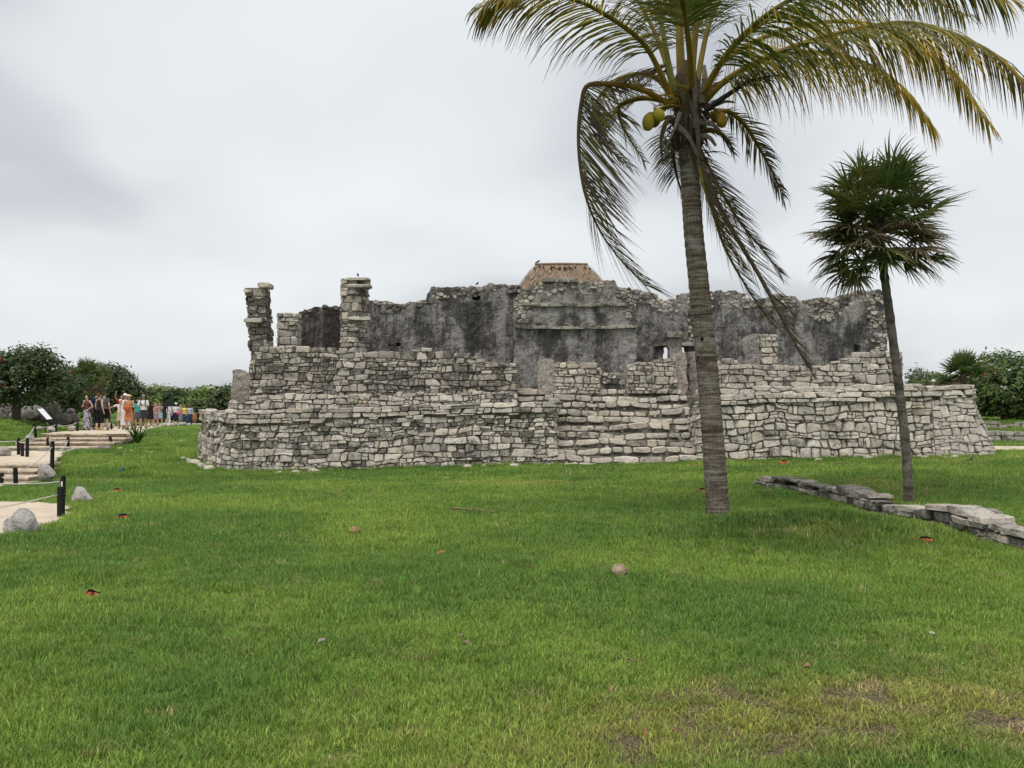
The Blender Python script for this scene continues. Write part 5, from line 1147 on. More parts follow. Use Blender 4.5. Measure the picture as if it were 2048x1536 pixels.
# ------------------------------------------------------------------ birds and lizard
def bird(px, py, Y, label, s=1.0, yaw=0):
    b = Vector(at(px, py, Y)); mb = MB(); c = (.022, .021, .022, 1); f = Vector((math.cos(yaw), math.sin(yaw), 0))
    tube(mb, [b + f * -.11 * s + Vector((0, 0, .03 * s)), b - f * .05 * s + Vector((0, 0, .055 * s)), b + Vector((0, 0, .075 * s)), b + f * .05 * s + Vector((0, 0, .10 * s)), b + f * .075 * s + Vector((0, 0, .135 * s)), b + f * .10 * s + Vector((0, 0, .135 * s)), b + f * .14 * s + Vector((0, 0, .13 * s))], [.012 * s, .028 * s, .042 * s, .036 * s, .027 * s, .018 * s, .003 * s], 8, c)
    for d in (-.012, .012): tube(mb, [b + Vector((0, d * s, .05 * s)), b + Vector((0, d * s, -.02 * s))], .004 * s, 4, (.05, .04, .03, 1))
    tag(mb.build('bird', M['attr'], None, True, loc=b), label, 'bird')
bird(1075, 527, 36.5, 'small black bird perched on the left end of the thatched roof ridge', .9, 0)
bird(716, 554, 27.4, 'tiny dark bird perched on top of the tall left-centre pillar', .8, 2)
bird(954, 571, 30.1, 'tiny dark bird standing on the broken rear wall above its round hole', .8, 1)
b = Vector(at(1936, 934, 22.4)); b.z = float(ground(b.x, b.y)); mb = MB()
tube(mb, [b + Vector(q) * .52 for q in ((-.62, .15, .02), (-.38, .1, .03), (-.16, .04, .06), (.0, 0, .10), (.12, -.02, .16), (.19, -.02, .25), (.23, -.02, .31), (.30, -.02, .33))], [.004, .012, .026, .036, .032, .021, .022, .007], 10, (.13, .115, .085, 1))
for (x, y) in ((-.12, .07), (-.12, -.07), (.10, .06), (.10, -.06)): tube(mb, [b + Vector((x, y * .4, .08)) * .52, b + Vector((x + .03, y * 1.3, .05)) * .52, b + Vector((x + .05, y * 1.3, .0)) * .52], [.012, .010, .007], 6, (.09, .08, .06, 1))
tag(mb.build('iguana', M['rock'], None, True, loc=b), 'small grey iguana with raised head on the grass before the right terrace', 'iguana')
# ------------------------------------------------------------------ things lying in the grass
def petal_strip(mb, p, d, wv, L, w_, g, c0, c1, n=4): strip(mb, p, d, wv, L, w_, n, g, Vector((0, 0, 0)), lambda t: gcol([(0, c0), (.5, c0), (1, c1)], t))
def blossom(px, py, s, label, seed):
    Y = 1.6 * F / (py - HY + 4); x = X_(px, Y); z = float(ground(x, Y)); b = Vector((x, Y, z + .035)); rg = random.Random(seed); yw = rg.uniform(-.7, .7); ca, sa = math.cos(yw), math.sin(yw)
    q = lambda X, Yy, Z: b + Vector((X * ca - Yy * sa, X * sa + Yy * ca, Z)) * s
    root = empty('fallen_blossom', (x, Y, z), label, 'blossom', 'fallen orange blossoms')
    mb = MB(); P = catmull([q(-.07, 0, .015), q(-.035, -.005, .040), q(.02, -.01, .046), (q(.07, 0, .034)), q(.105, .01, .036)], 12)
    tube(mb, P, [.003, .008, .012, .015, .016, .015, .013, .011, .009, .007, .005, .002], 7, (.016, .013, .012, 1), ell=.55); mb.build('pod', M['attr'], root, True)
    for (ox, L, c) in ((-.07, .055, 0), (-.045, .04, 1), (-.005, .07, 0), (.012, .075, 0), (.03, .05, 1), (.05, .06, 0), (.075, .04, 2)):
        pb = MB(); c0, c1 = (((.60, .085, .02), (.66, .20, .06)), ((.04, .012, .01), (.25, .05, .02)), ((.50, .16, .06), (.58, .40, .15)))[c]
        petal_strip(pb, q(ox, -.008, .034), Vector((rg.uniform(-.5, .5), -.5, rg.uniform(-.7, -.1))), Vector((1, 0, rg.uniform(-.3, .5))), L * s * rg.uniform(.8, 1.2), rg.uniform(.022, .045) * s, 1.2, c0, c1); pb.build('petal', M['leaf'], root, True)
blossom(185, 1193, 1.0, 'orange and black fallen blossom alone on the left foreground lawn', 1); blossom(245, 1038, 1.15, 'orange and black fallen blossom on grass right of the nearest post', 2)
blossom(235, 972, 1.3, 'fallen orange blossom on grass below the teal tube', 3); blossom(1850, 1095, 1.0, 'orange and black fallen blossom in front of the low planter wall', 4)
blossom(1567, 934, 1.5, 'fallen orange blossom on the grass near the foot of the right terrace', 5); blossom(1404, 985, 1.3, 'fallen orange blossom just left of the coconut palm trunk', 6)
def dleaf(px, py, s, col, label, seed, nm='fallen_leaf', up=.35, lng=2.2):
    Y = 1.6 * F / (py - HY + 3); x = X_(px, Y); b = Vector((x, Y, float(ground(x, Y)) + .022)); rg = random.Random(seed); mb = MB(); a = rg.uniform(-1.4, 1.4)
    d = Vector((math.cos(a), math.sin(a) * .6, up * rg.choice((-1, 1)))).normalized(); wv = Vector((-d.y, d.x, rg.uniform(.2, .7)))
    p = b - d * s * lng * .5; V = []; k = []; cl = rg.uniform(.1, .3) * s
    for i in range(7):
        t = i / 6; ww = s * .5 * math.sin(math.pi * min(.97, max(.04, t))) ** .7; q = p + d * s * lng * t + Vector((0, 0, cl * math.sin(3.1 * t))); w2 = wv.normalized()
        V += [q - w2 * ww + Vector((0, 0, ww * .12)), q, q + w2 * ww + Vector((0, 0, ww * rg.uniform(-.3, .4)))]; f = rg.uniform(.75, 1.2); k += [(col[0] * f, col[1] * f, col[2] * f, 1)] * 3
    Fc = [f for i in range(6) for f in ((3 * i, 3 * i + 1, 3 * i + 4, 3 * i + 3), (3 * i + 1, 3 * i + 2, 3 * i + 5, 3 * i + 4))]; mb.add(V, Fc, k)
    tag(mb.build(nm, M['leaf'], None, True, loc=b), label, 'leaf', 'fallen leaves on the lawn')
BR = (.20, .085, .045); TAN = (.50, .37, .20); GRY = (.24, .19, .15); ORG = (.45, .17, .05)
DL = [(340, 1061, .06, BR, 'dark red-brown leaf on the left lawn below the second blossom'), (880, 1107, .06, ORG, 'curled orange-brown leaf near the lawn centre'), (938, 1298, .034, GRY, 'curled greyish leaf at the lower lawn centre, right of its twin'), (880, 1263, .032, GRY, 'small dark curled leaf at the lower lawn centre'), (642, 1290, .03, (.36, .31, .26), 'upright pale grey leaf in the foreground left of centre'), (917, 1285, .04, GRY, 'tiny brown leaf between two curled leaves at the lower centre'),
 (1161, 1068, .05, BR, 'small brown leaf on the lawn left of the palm shade'), (1866, 1272, .028, (.62, .62, .56), 'whitish dry leaf standing in the grass at lower right'), (733, 986, .10, TAN, 'pale tan leaf on the lawn below the left terrace'), (325, 1016, .06, TAN, 'pale triangular leaf on grass right of the wedge boulder'), (1005, 1290 - 240, .03, TAN, 'tiny tan leaf on the lawn above the centre'),
 (210, 1016, .08, BR, 'brown leaf on the grass right of the nearest post'), (1340, 973, .09, BR, 'brown leaf on the grass left of the palm trunk'), (1033, 945, .10, BR, 'reddish leaf at the foot of the left terrace near the stair'), (895, 948, .09, TAN, 'tan leaf at the foot of the left terrace'), (1800, 1030, .04, ORG, 'small orange leaf under the planter wall'), (1950, 918, .10, ORG, 'orange leaf at the foot of the right terrace corner'),
 (405, 967, .09, BR, 'brown leaf on the grass below the left terrace corner'), (470, 968, .09, TAN, 'tan leaf on grass below the left end of the terrace'), (400, 993, .07, TAN, 'pale leaf alone on the left lawn, mid distance'), (290, 890 + 80, .08, TAN, 'pale leaf on the grass hollow at left'), (660, 975, .07, TAN, 'small tan leaf under the middle of the left terrace'), (1610, 1345, .035, (.35, .2, .12), 'brown leaf lying in the dry patch at lower right'), (1290, 1468, .03, (.24, .11, .055), 'rusty leaf at the bottom of the dry patch'), (1350, 1462, .024, (.20, .10, .055), 'second rusty leaf at the bottom of the dry patch')]
for i, q in enumerate(DL): dleaf(*q, 500 + i)
ORD = ('leftmost', 'second', 'third', 'fourth', 'fifth', 'sixth', 'seventh', 'eighth', 'ninth', 'rightmost')
for i, (px, Y) in enumerate(((239, 30.0), (263, 29.2), (279, 30.4), (301, 28.4), (334, 32.5), (362, 33.5))):
    x = X_(px, Y); b = Vector((x, Y, float(ground(x, Y)) + .06)); mb = MB(); ellipsoid(mb, b, (.09, .06, .02), (.58, .50, .26, 1), 8, 5, Matrix.Rotation(i * 1.3, 3, 'Z') @ Matrix.Rotation(.3, 3, 'X'), .25, i); tag(mb.build('fallen_leaf', M['leaf'], None, loc=b), ORD[i if i < 5 else 9] + ' of the pale yellow leaves on the bank below the spiky plant', 'leaf', 'pale leaves on the left bank')
def lawn_nut(px, py, r_, c, label, seed, c2):
    Y = 1.6 * F / (py - HY + 8); x = X_(px, Y); b = Vector((x, Y, float(ground(x, Y)) + r_ * .72)); mb = MB(); ellipsoid(mb, b, (r_ * 1.05, r_, r_ * .95), (*c, 1), 18, 12, Matrix.Rotation(R(20), 3, 'Y'), .02, seed)
    rg = random.Random(seed); mb.C = [tuple(np.array(c) * (1 - s_) + np.array(c2) * s_) + (1,) for s_ in [max(0, min(1, (float(fbm(v[0] * 22, v[2] * 22, seed, 2)) - .42) * 5)) for v in mb.V]]
    tag(mb.build('fallen_coconut', M['rock'], None, True, loc=b), label, 'coconut')
lawn_nut(709, 1060, .068, (.30, .30, .10), 'greenish fallen coconut on the lawn left of centre', 1, (.36, .22, .12)); lawn_nut(1239, 1145, .072, (.50, .39, .28), 'pale brown fallen coconut on the lawn in front of the palm', 2, (.32, .22, .15))
def stick(px0, py0, px1, py1, r_, label, seed, bits=0):
    rg = random.Random(seed); P = []
    for i in range(8):
        t = i / 7; px, py = px0 + (px1 - px0) * t, py0 + (py1 - py0) * t; Y = 1.6 * F / (py - HY); x = X_(px, Y); P.append(Vector((x, Y + rg.uniform(-.02, .02), float(ground(x, Y)) + .055 + .02 * math.sin(3 * t))))
    mb = MB(); tube(mb, P, [r_ * (1 - .7 * i / 7) for i in range(8)], 6, (.27, .19, .12, 1))
    for k in range(bits): q = P[1 + k % 6]; tube(mb, [q, q + Vector((rg.uniform(-.12, .12), rg.uniform(-.1, .1), .02))], [r_ * .5, .002], 4, (.32, .2, .12, 1))
    tag(mb.build('fallen_stick', M['wood'], None, loc=P[0]), label, 'stick')
stick(903, 1020, 992, 1034, .016, 'dry brown palm stalk lying on the lawn above the centre', 1, 6); stick(1256, 1343, 1296, 1357, .006, 'thin dry twig lying in the grass at the dry patch', 2, 0); stick(1395, 990, 1410, 985, .02, 'short tan stalk beside the palm trunk', 3, 2)
# teal tube in the bank
b = Vector(at(241, 952, 23.5)); mb = MB(); root = empty('garden_tube', b, 'short teal plastic tube with a pale end stuck in the grass bank', 'tube')
tube(mb, [b + Vector(q) for q in ((0, 0, .02), (.01, .02, .10), (.025, .05, .17), (.035, .08, .205))], [.032, .042, .05, .042], 12, (.012, .115, .105, 1)); mb.build('body', M['attr'], root, True)
mb = MB(); ellipsoid(mb, b + Vector((-.004, -.01, .005)), (.03, .03, .035), (.55, .62, .62, 1), 10, 6); mb.build('end_fitting', M['attr'], root, True)
# ------------------------------------------------------------------ spiky plant, weeds
def strap_plant(name, c, n, L, seed, label, cat, col=(.05, .105, .022), w0=.05, g=1.6, spread=.75):
    rg = random.Random(seed); root = empty(name, c, label, cat); c = Vector(c)
    for i in range(n):
        a = rg.uniform(0, 6.283); mb = MB(); k0 = rg.uniform(.6, 1.5); sp = rg.uniform(.1, spread)
        strip(mb, c + Vector((math.cos(a) * .05, math.sin(a) * .05, -.03)), Vector((math.cos(a) * sp, math.sin(a) * sp, 1)), Vector((-math.sin(a), math.cos(a), 0)), L * rg.uniform(.6, 1.1), w0, 6, g * rg.uniform(.3, 1.1), Vector((0, 0, 0)), lambda t: (col[0] * k0, col[1] * k0, col[2] * k0, 1))
        mb.build('leaf', M['leaf'], root, True)
strap_plant('spiky_plant', at(275, 884, 30.8), 46, .85, 3, 'spiky green plant of long strap leaves at the right end of the upper steps', 'plant', w0=.065)
strap_plant('grass_clump', (X_(1205, 17.2), 17.2, float(ground(X_(1205, 17.2), 17.2))), 40, .20, 4, 'darker coarse grass clump on the lawn below the stair', 'grass clump', (.05, .11, .02), .012, 2.0, 1.2)
for i, (px, py, Y, s_, lab) in enumerate(((1296, 829, 25.4, .22, 'small green weed growing on the middle of the stair'), (1147, 833, 25.3, .12, 'tiny weed on the left of the stair'), (705, 807, 25.4, .30, 'grassy weed on the ledge of the left terrace below the second pillar'), (825, 812, 25.3, .22, 'green weed on the left terrace ledge, right of the grassy one'), (985, 806, 25.4, .26, 'green weed on the terrace ledge near the stair'), (1546, 868, 24.4, .16, 'small weed between stones of the right terrace'), (1590, 871, 24.35, .12, 'tiny weed between stones of the right terrace, right of its neighbour'), (1072, 572, 28.6, .30, 'bright green weed on top of the central block, left of the cap slab'), (1655, 928, 24.2, .20, 'green weed at the foot of the right terrace'))):
    strap_plant('weed', at(px, py, Y), 18, s_, 20 + i, lab, 'weed', (.10, .16, .025), .02, 2.5, 1.5)
# ------------------------------------------------------------------ low ruin walls at the far right
fr = empty('low_ruin_wall', (20, 34, .2), 'low tiered grey stone wall beyond the right corner of the ruin', 'low wall')
for (Y, zt, x0, x1, sd) in ((33.6, .70, 17.6, 27, 1), (35.4, 1.02, 18.2, 27, 2)):
    wl = Wall([(x0, Y, 0, -1), (x1, Y + .3, 0, -1)], lambda x, y: .1); core('wall_core', wl, zt - .1, 0, fr, .5); BK = BUCKETS; BUCKETS = {}
    lay(wl, zt - .1, 0, 'q', dict(h=(.14, .26), w=(.3, .8), rows=1), random.Random(sd), (.02, .08), (.4, .58), (.5, .85))
    for (a, V, Fc, c) in BUCKETS['q']: obj('stone', V, Fc, M['stone'], fr, cols=[c] * len(V))
    BUCKETS = BK
# ------------------------------------------------------------------ background trees and shrubs
def leafy(name, base, blobs, ncl, leaf, pal, label, cat, trunk=None, seed=1, group=None, per=13, sig=.17, flowers=(), fcol=(.6, .06, .03), inner=.35):
    rg = random.Random(seed); root = empty(name, base, label, cat, group); mb = MB(); tot = sum(b[3] * b[4] + b[4] * b[5] + b[3] * b[5] for b in blobs)
    for (cx, cy, cz, rx, ry, rz) in blobs:
        for i in range(int(ncl * (rx * ry + ry * rz + rx * rz) / tot)):
            d = Vector((rg.gauss(0, 1), rg.gauss(0, 1), rg.gauss(.25, 1))).normalized(); k = rg.uniform(.45, .85) if rg.random() < inner else rg.uniform(.86, 1.06)
            if rg.random() < .08: k *= 1.1
            p = Vector((cx + d.x * rx * k, cy + d.y * ry * k, cz + d.z * rz * k)); shade = rg.uniform(.75, 1.3); pc = pal[rg.randrange(len(pal))]
            for j in range(per):
                q = p + Vector((rg.gauss(0, sig), rg.gauss(0, sig), rg.gauss(0, sig * .8))); n = (d + Vector((rg.gauss(0, .5), rg.gauss(0, .5), rg.gauss(.5, .5)))).normalized()
                u = n.cross(Vector((rg.gauss(0, 1), rg.gauss(0, 1), rg.gauss(0, 1)))).normalized(); v = n.cross(u); s_ = leaf * rg.uniform(.6, 1.3); f = shade * rg.uniform(.75, 1.3); c = (pc[0] * f, pc[1] * f, pc[2] * f, 1)
                mb.add([q - u * s_, q + v * s_ * .45, q + u * s_, q - v * s_ * .45], [(0, 1, 2, 3)], c)
    tag(mb.build('crown', M['leaf'], root), kind='stuff')
    if trunk:
        tb = MB()
        for t in trunk: P = [Vector(q[:3]) for q in t]; tube(tb, catmull(P, 10), list(np.interp(np.linspace(0, 1, 10), np.linspace(0, 1, len(t)), [q[3] for q in t])), 7, (.085, .07, .055, 1))
        tb.build('trunk', M['wood'], root)
    for (px, py, Y, s_, c) in flowers:
        fb = MB(); p = Vector(at(px, py, Y))
        s_ *= .8
        for j in range(8):
            n = Vector((rg.gauss(0, 1.3), rg.gauss(-.6, 1), rg.gauss(.3, 1))).normalized(); u = n.orthogonal().normalized(); v = n.cross(u); q = p + n * s_ * rg.uniform(.3, 1.2); r_ = s_ * rg.uniform(.25, .5); f = rg.uniform(.7, 1.2)
            fb.add([q - u * r_, q + v * r_, q + u * r_, q - v * r_], [(0, 1, 2, 3)], (c[0] * f, c[1] * f, c[2] * f, 1))
        fb.build('blossom', M['leaf'], root)
    return root
def B(px, py, Y, rx, rz, ry=None): c = at(px, py, Y); return (c[0], c[1], c[2], rx / F * Y, (ry or rx) / F * Y, rz / F * Y)
DG = [(.036, .062, .018), (.050, .080, .022), (.066, .098, .026)]; MG = [(.085, .135, .030), (.11, .165, .036), (.065, .11, .026)]; LG = [(.16, .225, .045), (.20, .265, .055), (.11, .17, .036)]; OG = [(.075, .085, .03), (.10, .10, .04), (.055, .075, .022)]
RED = (.62, .07, .03); WHT = (.80, .80, .77); ORG2 = (.62, .20, .04)
Yt = 41.0; g = lambda px, Y: (X_(px, Y), Y, float(ground(X_(px, Y), Y)))
b = g(31, Yt)
leafy('flowering_tree', b, [B(35, 760, Yt, 62, 48), B(85, 745, Yt + .4, 42, 40), B(-20, 765, Yt, 45, 50), B(62, 722, Yt, 40, 26), B(105, 775, Yt - .2, 35, 32), B(20, 735, Yt, 40, 32)], 640, .11, DG + [(.06, .09, .025)], 'large dark flowering tree with red blossoms at the left edge', 'tree',
      [[(b[0], b[1], b[2] - .2, .22), (b[0] + .05, b[1], b[2] + .8, .18), (b[0], b[1], b[2] + 1.5, .15), (b[0] + .2, b[1], b[2] + 2.4, .08)], [(b[0], b[1], b[2] + 1.2, .12), (b[0] + .8, b[1] + .2, b[2] + 2.2, .05)], [(b[0], b[1], b[2] + 1.1, .12), (b[0] - .9, b[1], b[2] + 2.1, .05)]], 1,
      flowers=((3, 720, 40.0, .13, RED), (8, 771, 39.9, .12, RED), (104, 711, 40.2, .08, RED), (64, 753, 39.9, .10, ORG2), (7, 732, 40.0, .10, WHT), (24, 736, 39.9, .08, WHT), (58, 727, 39.9, .07, WHT), (47, 742, 39.9, .06, WHT), (95, 721, 40.2, .07, WHT), (13, 745, 39.9, .07, WHT)))
Yt = 50
leafy('flowering_shrub', g(120, Yt), [B(115, 800, Yt, 45, 28), B(150, 785, Yt, 36, 32), B(75, 812, Yt, 40, 22), B(128, 765, Yt + 1, 26, 22)], 430, .11, DG + [(.035, .075, .022)], 'dark leafy shrub with a few red flowers between the big tree and the palms', 'shrub', [[(*g(120, Yt), .1), (X_(122, Yt), Yt, 1.6, .06)]], 2, flowers=((141, 743, 48.6, .14, RED), (129, 760, 48.6, .15, RED), (155, 758, 48.6, .08, ORG2), (170, 785, 48.6, .10, ORG2)))
Yt = 66
leafy('tree', g(215, Yt), [B(215, 765, Yt, 48, 34), B(245, 785, Yt, 34, 34), B(190, 755, Yt + 1, 36, 26), B(180, 800, Yt, 50, 30), B(270, 800, Yt, 30, 28)], 700, .15, DG + OG, 'rounded dark tree behind the visitors, left of the far tree line', 'tree', [[(*g(215, Yt), .2), (X_(217, Yt), Yt, 2.0, .12)]], 3, sig=.24)
leafy('shrub', g(140, 72), [B(140, 775, 72, 30, 38), B(130, 750, 72, 20, 16)], 260, .15, MG + OG, 'yellowish green shrub peeping over the flowering shrub', 'shrub', None, 4, sig=.24)
# fan palms among the left trees
def bush_palm(name, px, py, Y, Rp, n, label, seed, pals, stem=True, drop=130, droop=.6):
    rg = random.Random(seed); root = empty(name, g(px, Y), label, 'palm'); top = Vector(at(px, py, Y)); L = Rp / F * Y
    if stem: mb = MB(); tube(mb, [Vector(g(px, Y)), top], [.14, .12], 10, (.10, .085, .07, 1)); mb.build('trunk', M['wood'], root)
    for i in range(n):
        f = i / (n - 1); el = R(85 - drop * f + rg.uniform(-8, 8)); az = i * 2.39996; d = Vector((math.cos(az) * math.cos(el), math.sin(az) * math.cos(el), math.sin(el)))
        fan_leaf(root, top - Vector((0, 0, .2 * f)), d, L * rg.uniform(.42, .55), L * rg.uniform(.45, .62), rg, pals[min(len(pals) - 1, int(f * len(pals) + rg.uniform(-.3, .3)))] if f > 0 else pals[0], 20, rg.uniform(2.6, 3.8), rg.uniform(.3, .9) * droop * 1.6, (.1, 0, 0), w0=L * .055, hubc=(.14, .17, .04))
LPG = ((.085, .13, .035), (.10, .145, .04), (.14, .16, .06)); LPB = ((.14, .085, .05), (.17, .10, .06), (.20, .13, .08))
bush_palm('fan_palm', 172, 752, 58, 44, 34, 'shaggy fan palm with brown hanging skirt behind the grey-shirted man', 5, (LPG, LPG, PG, LPB), droop=1.6)
bush_palm('fan_palm', 205, 756, 62, 26, 22, 'smaller fan palm tuft right of the shaggy one', 6, (LPG, LPG, PG))
# far tree line, left
FT = [(285, 800, 100, 26, 22, MG, 'first dark green tree of the far line, beside the rounded tree'), (322, 797, 110, 32, 24, LG, 'bright green far tree above the black umbrella'), (352, 803, 104, 26, 22, DG + MG, 'dull green far tree behind the crowd'), (385, 800, 112, 32, 20, MG, 'wide far tree over the end of the crowd'), (418, 806, 92, 32, 26, LG, 'light yellow-green far tree right of the crowd'), (446, 808, 84, 22, 28, DG, 'dark round tree just left of the ruin terrace'), (462, 800, 100, 26, 22, LG, 'light green far tree touching the ruin terrace'), (300, 822, 88, 20, 20, LG, 'low bright shrub behind the woman in black'), (402, 828, 86, 30, 22, DG, 'low dark shrub at the end of the far path')]
for i, (px, py, Y, rx, rz, pal, lab) in enumerate(FT):
    b = g(px, Y); leafy('tree' if rz > 20 and py < 815 else 'shrub', b, [B(px, py, Y, rx, rz), B(px - rx * .5, py + rz * .4, Y + 1, rx * .6, rz * .8), B(px + rx * .5, py + rz * .35, Y - 1, rx * .6, rz * .8), B(px, py + rz * .8, Y, rx * .9, rz * .7)], 330, .26, pal, lab, 'tree' if py < 815 else 'shrub', [[(*b, .2), (b[0], b[1], at(px, py, Y)[2], .1)]], 30 + i, 'trees of the far line', per=11, sig=.36)
# far wood as one mass all along the horizon
rg = random.Random(99); wd = MB()
for i in range(7600):
    a = rg.uniform(-1.15, 1.15); Y = rg.uniform(125, 165); x = Y * a; top = 2.6 + 2.2 * float(fbm(x * .06, 3.3, 8, 3)) ; z = rg.uniform(.2, 1) ** .6 * top; pc = rg.choice(MG + LG); f = rg.uniform(.7, 1.3)
    for j in range(5):
        q = Vector((x + rg.gauss(0, .7), Y + rg.gauss(0, .7), z + rg.gauss(0, .3))); n = Vector((rg.gauss(0, .6), rg.gauss(-.6, .5), rg.gauss(.7, .5))).normalized(); u = n.orthogonal().normalized(); v = n.cross(u); s_ = rg.uniform(.3, .6)
        wd.add([q - u * s_, q + v * s_ * .5, q + u * s_, q - v * s_ * .5], [(0, 1, 2, 3)], (pc[0] * f, pc[1] * f, pc[2] * f, 1))
tag(wd.build('far_wood', M['leaf'], None), 'distant green wood along the horizon beyond the site', 'wood', kind='stuff')
# ------------------------------------------------------------------ right side
bush_palm('fan_palm', 1926, 748, 40, 56, 52, 'dense spiky fan palm standing behind the right corner of the terrace', 7, (LPG, PG, PG, PG, LPB), drop=120, droop=.8)
Yt = 64; leafy('tree', g(2010, Yt), [B(2000, 745, Yt, 62, 36), B(2050, 755, Yt, 60, 42), B(1965, 770, Yt, 40, 34)], 520, .17, MG + [(.06, .085, .018)], 'smooth domed green tree at the right edge behind the fan palm', 'tree', [[(*g(2010, Yt), .25), (X_(2010, Yt), Yt, 3, .15)]], 8, sig=.26)
Yt = 37.5; b = g(2007, Yt)
leafy('flowering_tree', b, [B(2005, 785, Yt, 50, 42), B(2050, 775, Yt, 45, 42), B(1975, 800, Yt, 26, 30), B(2040, 810, Yt, 40, 26)], 520, .12, DG + MG, 'round green tree with white and orange flowers at the right edge', 'tree', [[(b[0], b[1], b[2] - .2, .13), (b[0] - .02, b[1], b[2] + .6, .10), (b[0], b[1], b[2] + 1.4, .07)]], 9,
      flowers=((2017, 740, 36.6, .10, WHT), (2010, 776, 36.4, .12, WHT), (2003, 774, 36.4, .07, WHT), (2046, 735, 36.6, .10, WHT), (2046, 770, 36.4, .09, WHT), (1971, 750, 36.8, .12, RED), (1990, 745, 36.8, .09, (.60, .25, .18)), (2032, 787, 36.4, .07, ORG2), (1985, 802, 36.6, .06, (.6, .45, .05)), (2002, 783, 36.4, .06, (.5, .42, .06)), (1936, 755, 37, .05, WHT)))
leafy('shrub', g(1858, 60), [B(1855, 765, 60, 30, 16), B(1885, 768, 60, 26, 14), B(1835, 772, 60, 20, 12)], 230, .14, LG + MG, 'low light green shrub showing above the right terrace', 'shrub', None, 10, sig=.22)
leafy('sapling', g(1833, 52), [B(1833, 748, 52, 13, 9), B(1822, 752, 52, 8, 6), B(1845, 752, 52, 7, 6)], 34, .10, [(.16, .19, .14), (.12, .16, .10)], 'thin pale sapling peeping over the right terrace', 'sapling', [[(*g(1833, 52), .04), (X_(1833, 52), 52, Z_(748, 52), .015)]], 11, per=7, sig=.2, inner=.1)
leafy('shrub', g(2030, 46), [B(2035, 822, 46, 30, 24), B(1985, 825, 46, 20, 22)], 220, .12, DG, 'dark shady shrub behind the trunk of the white-flowered tree', 'shrub', None, 12)
leafy('shrub', g(1900, 56), [B(1905, 775, 56, 50, 16), B(1960, 778, 56, 40, 22)], 300, .14, DG + OG, 'dark undergrowth behind the spiky fan palm', 'shrub', None, 13, sig=.22)
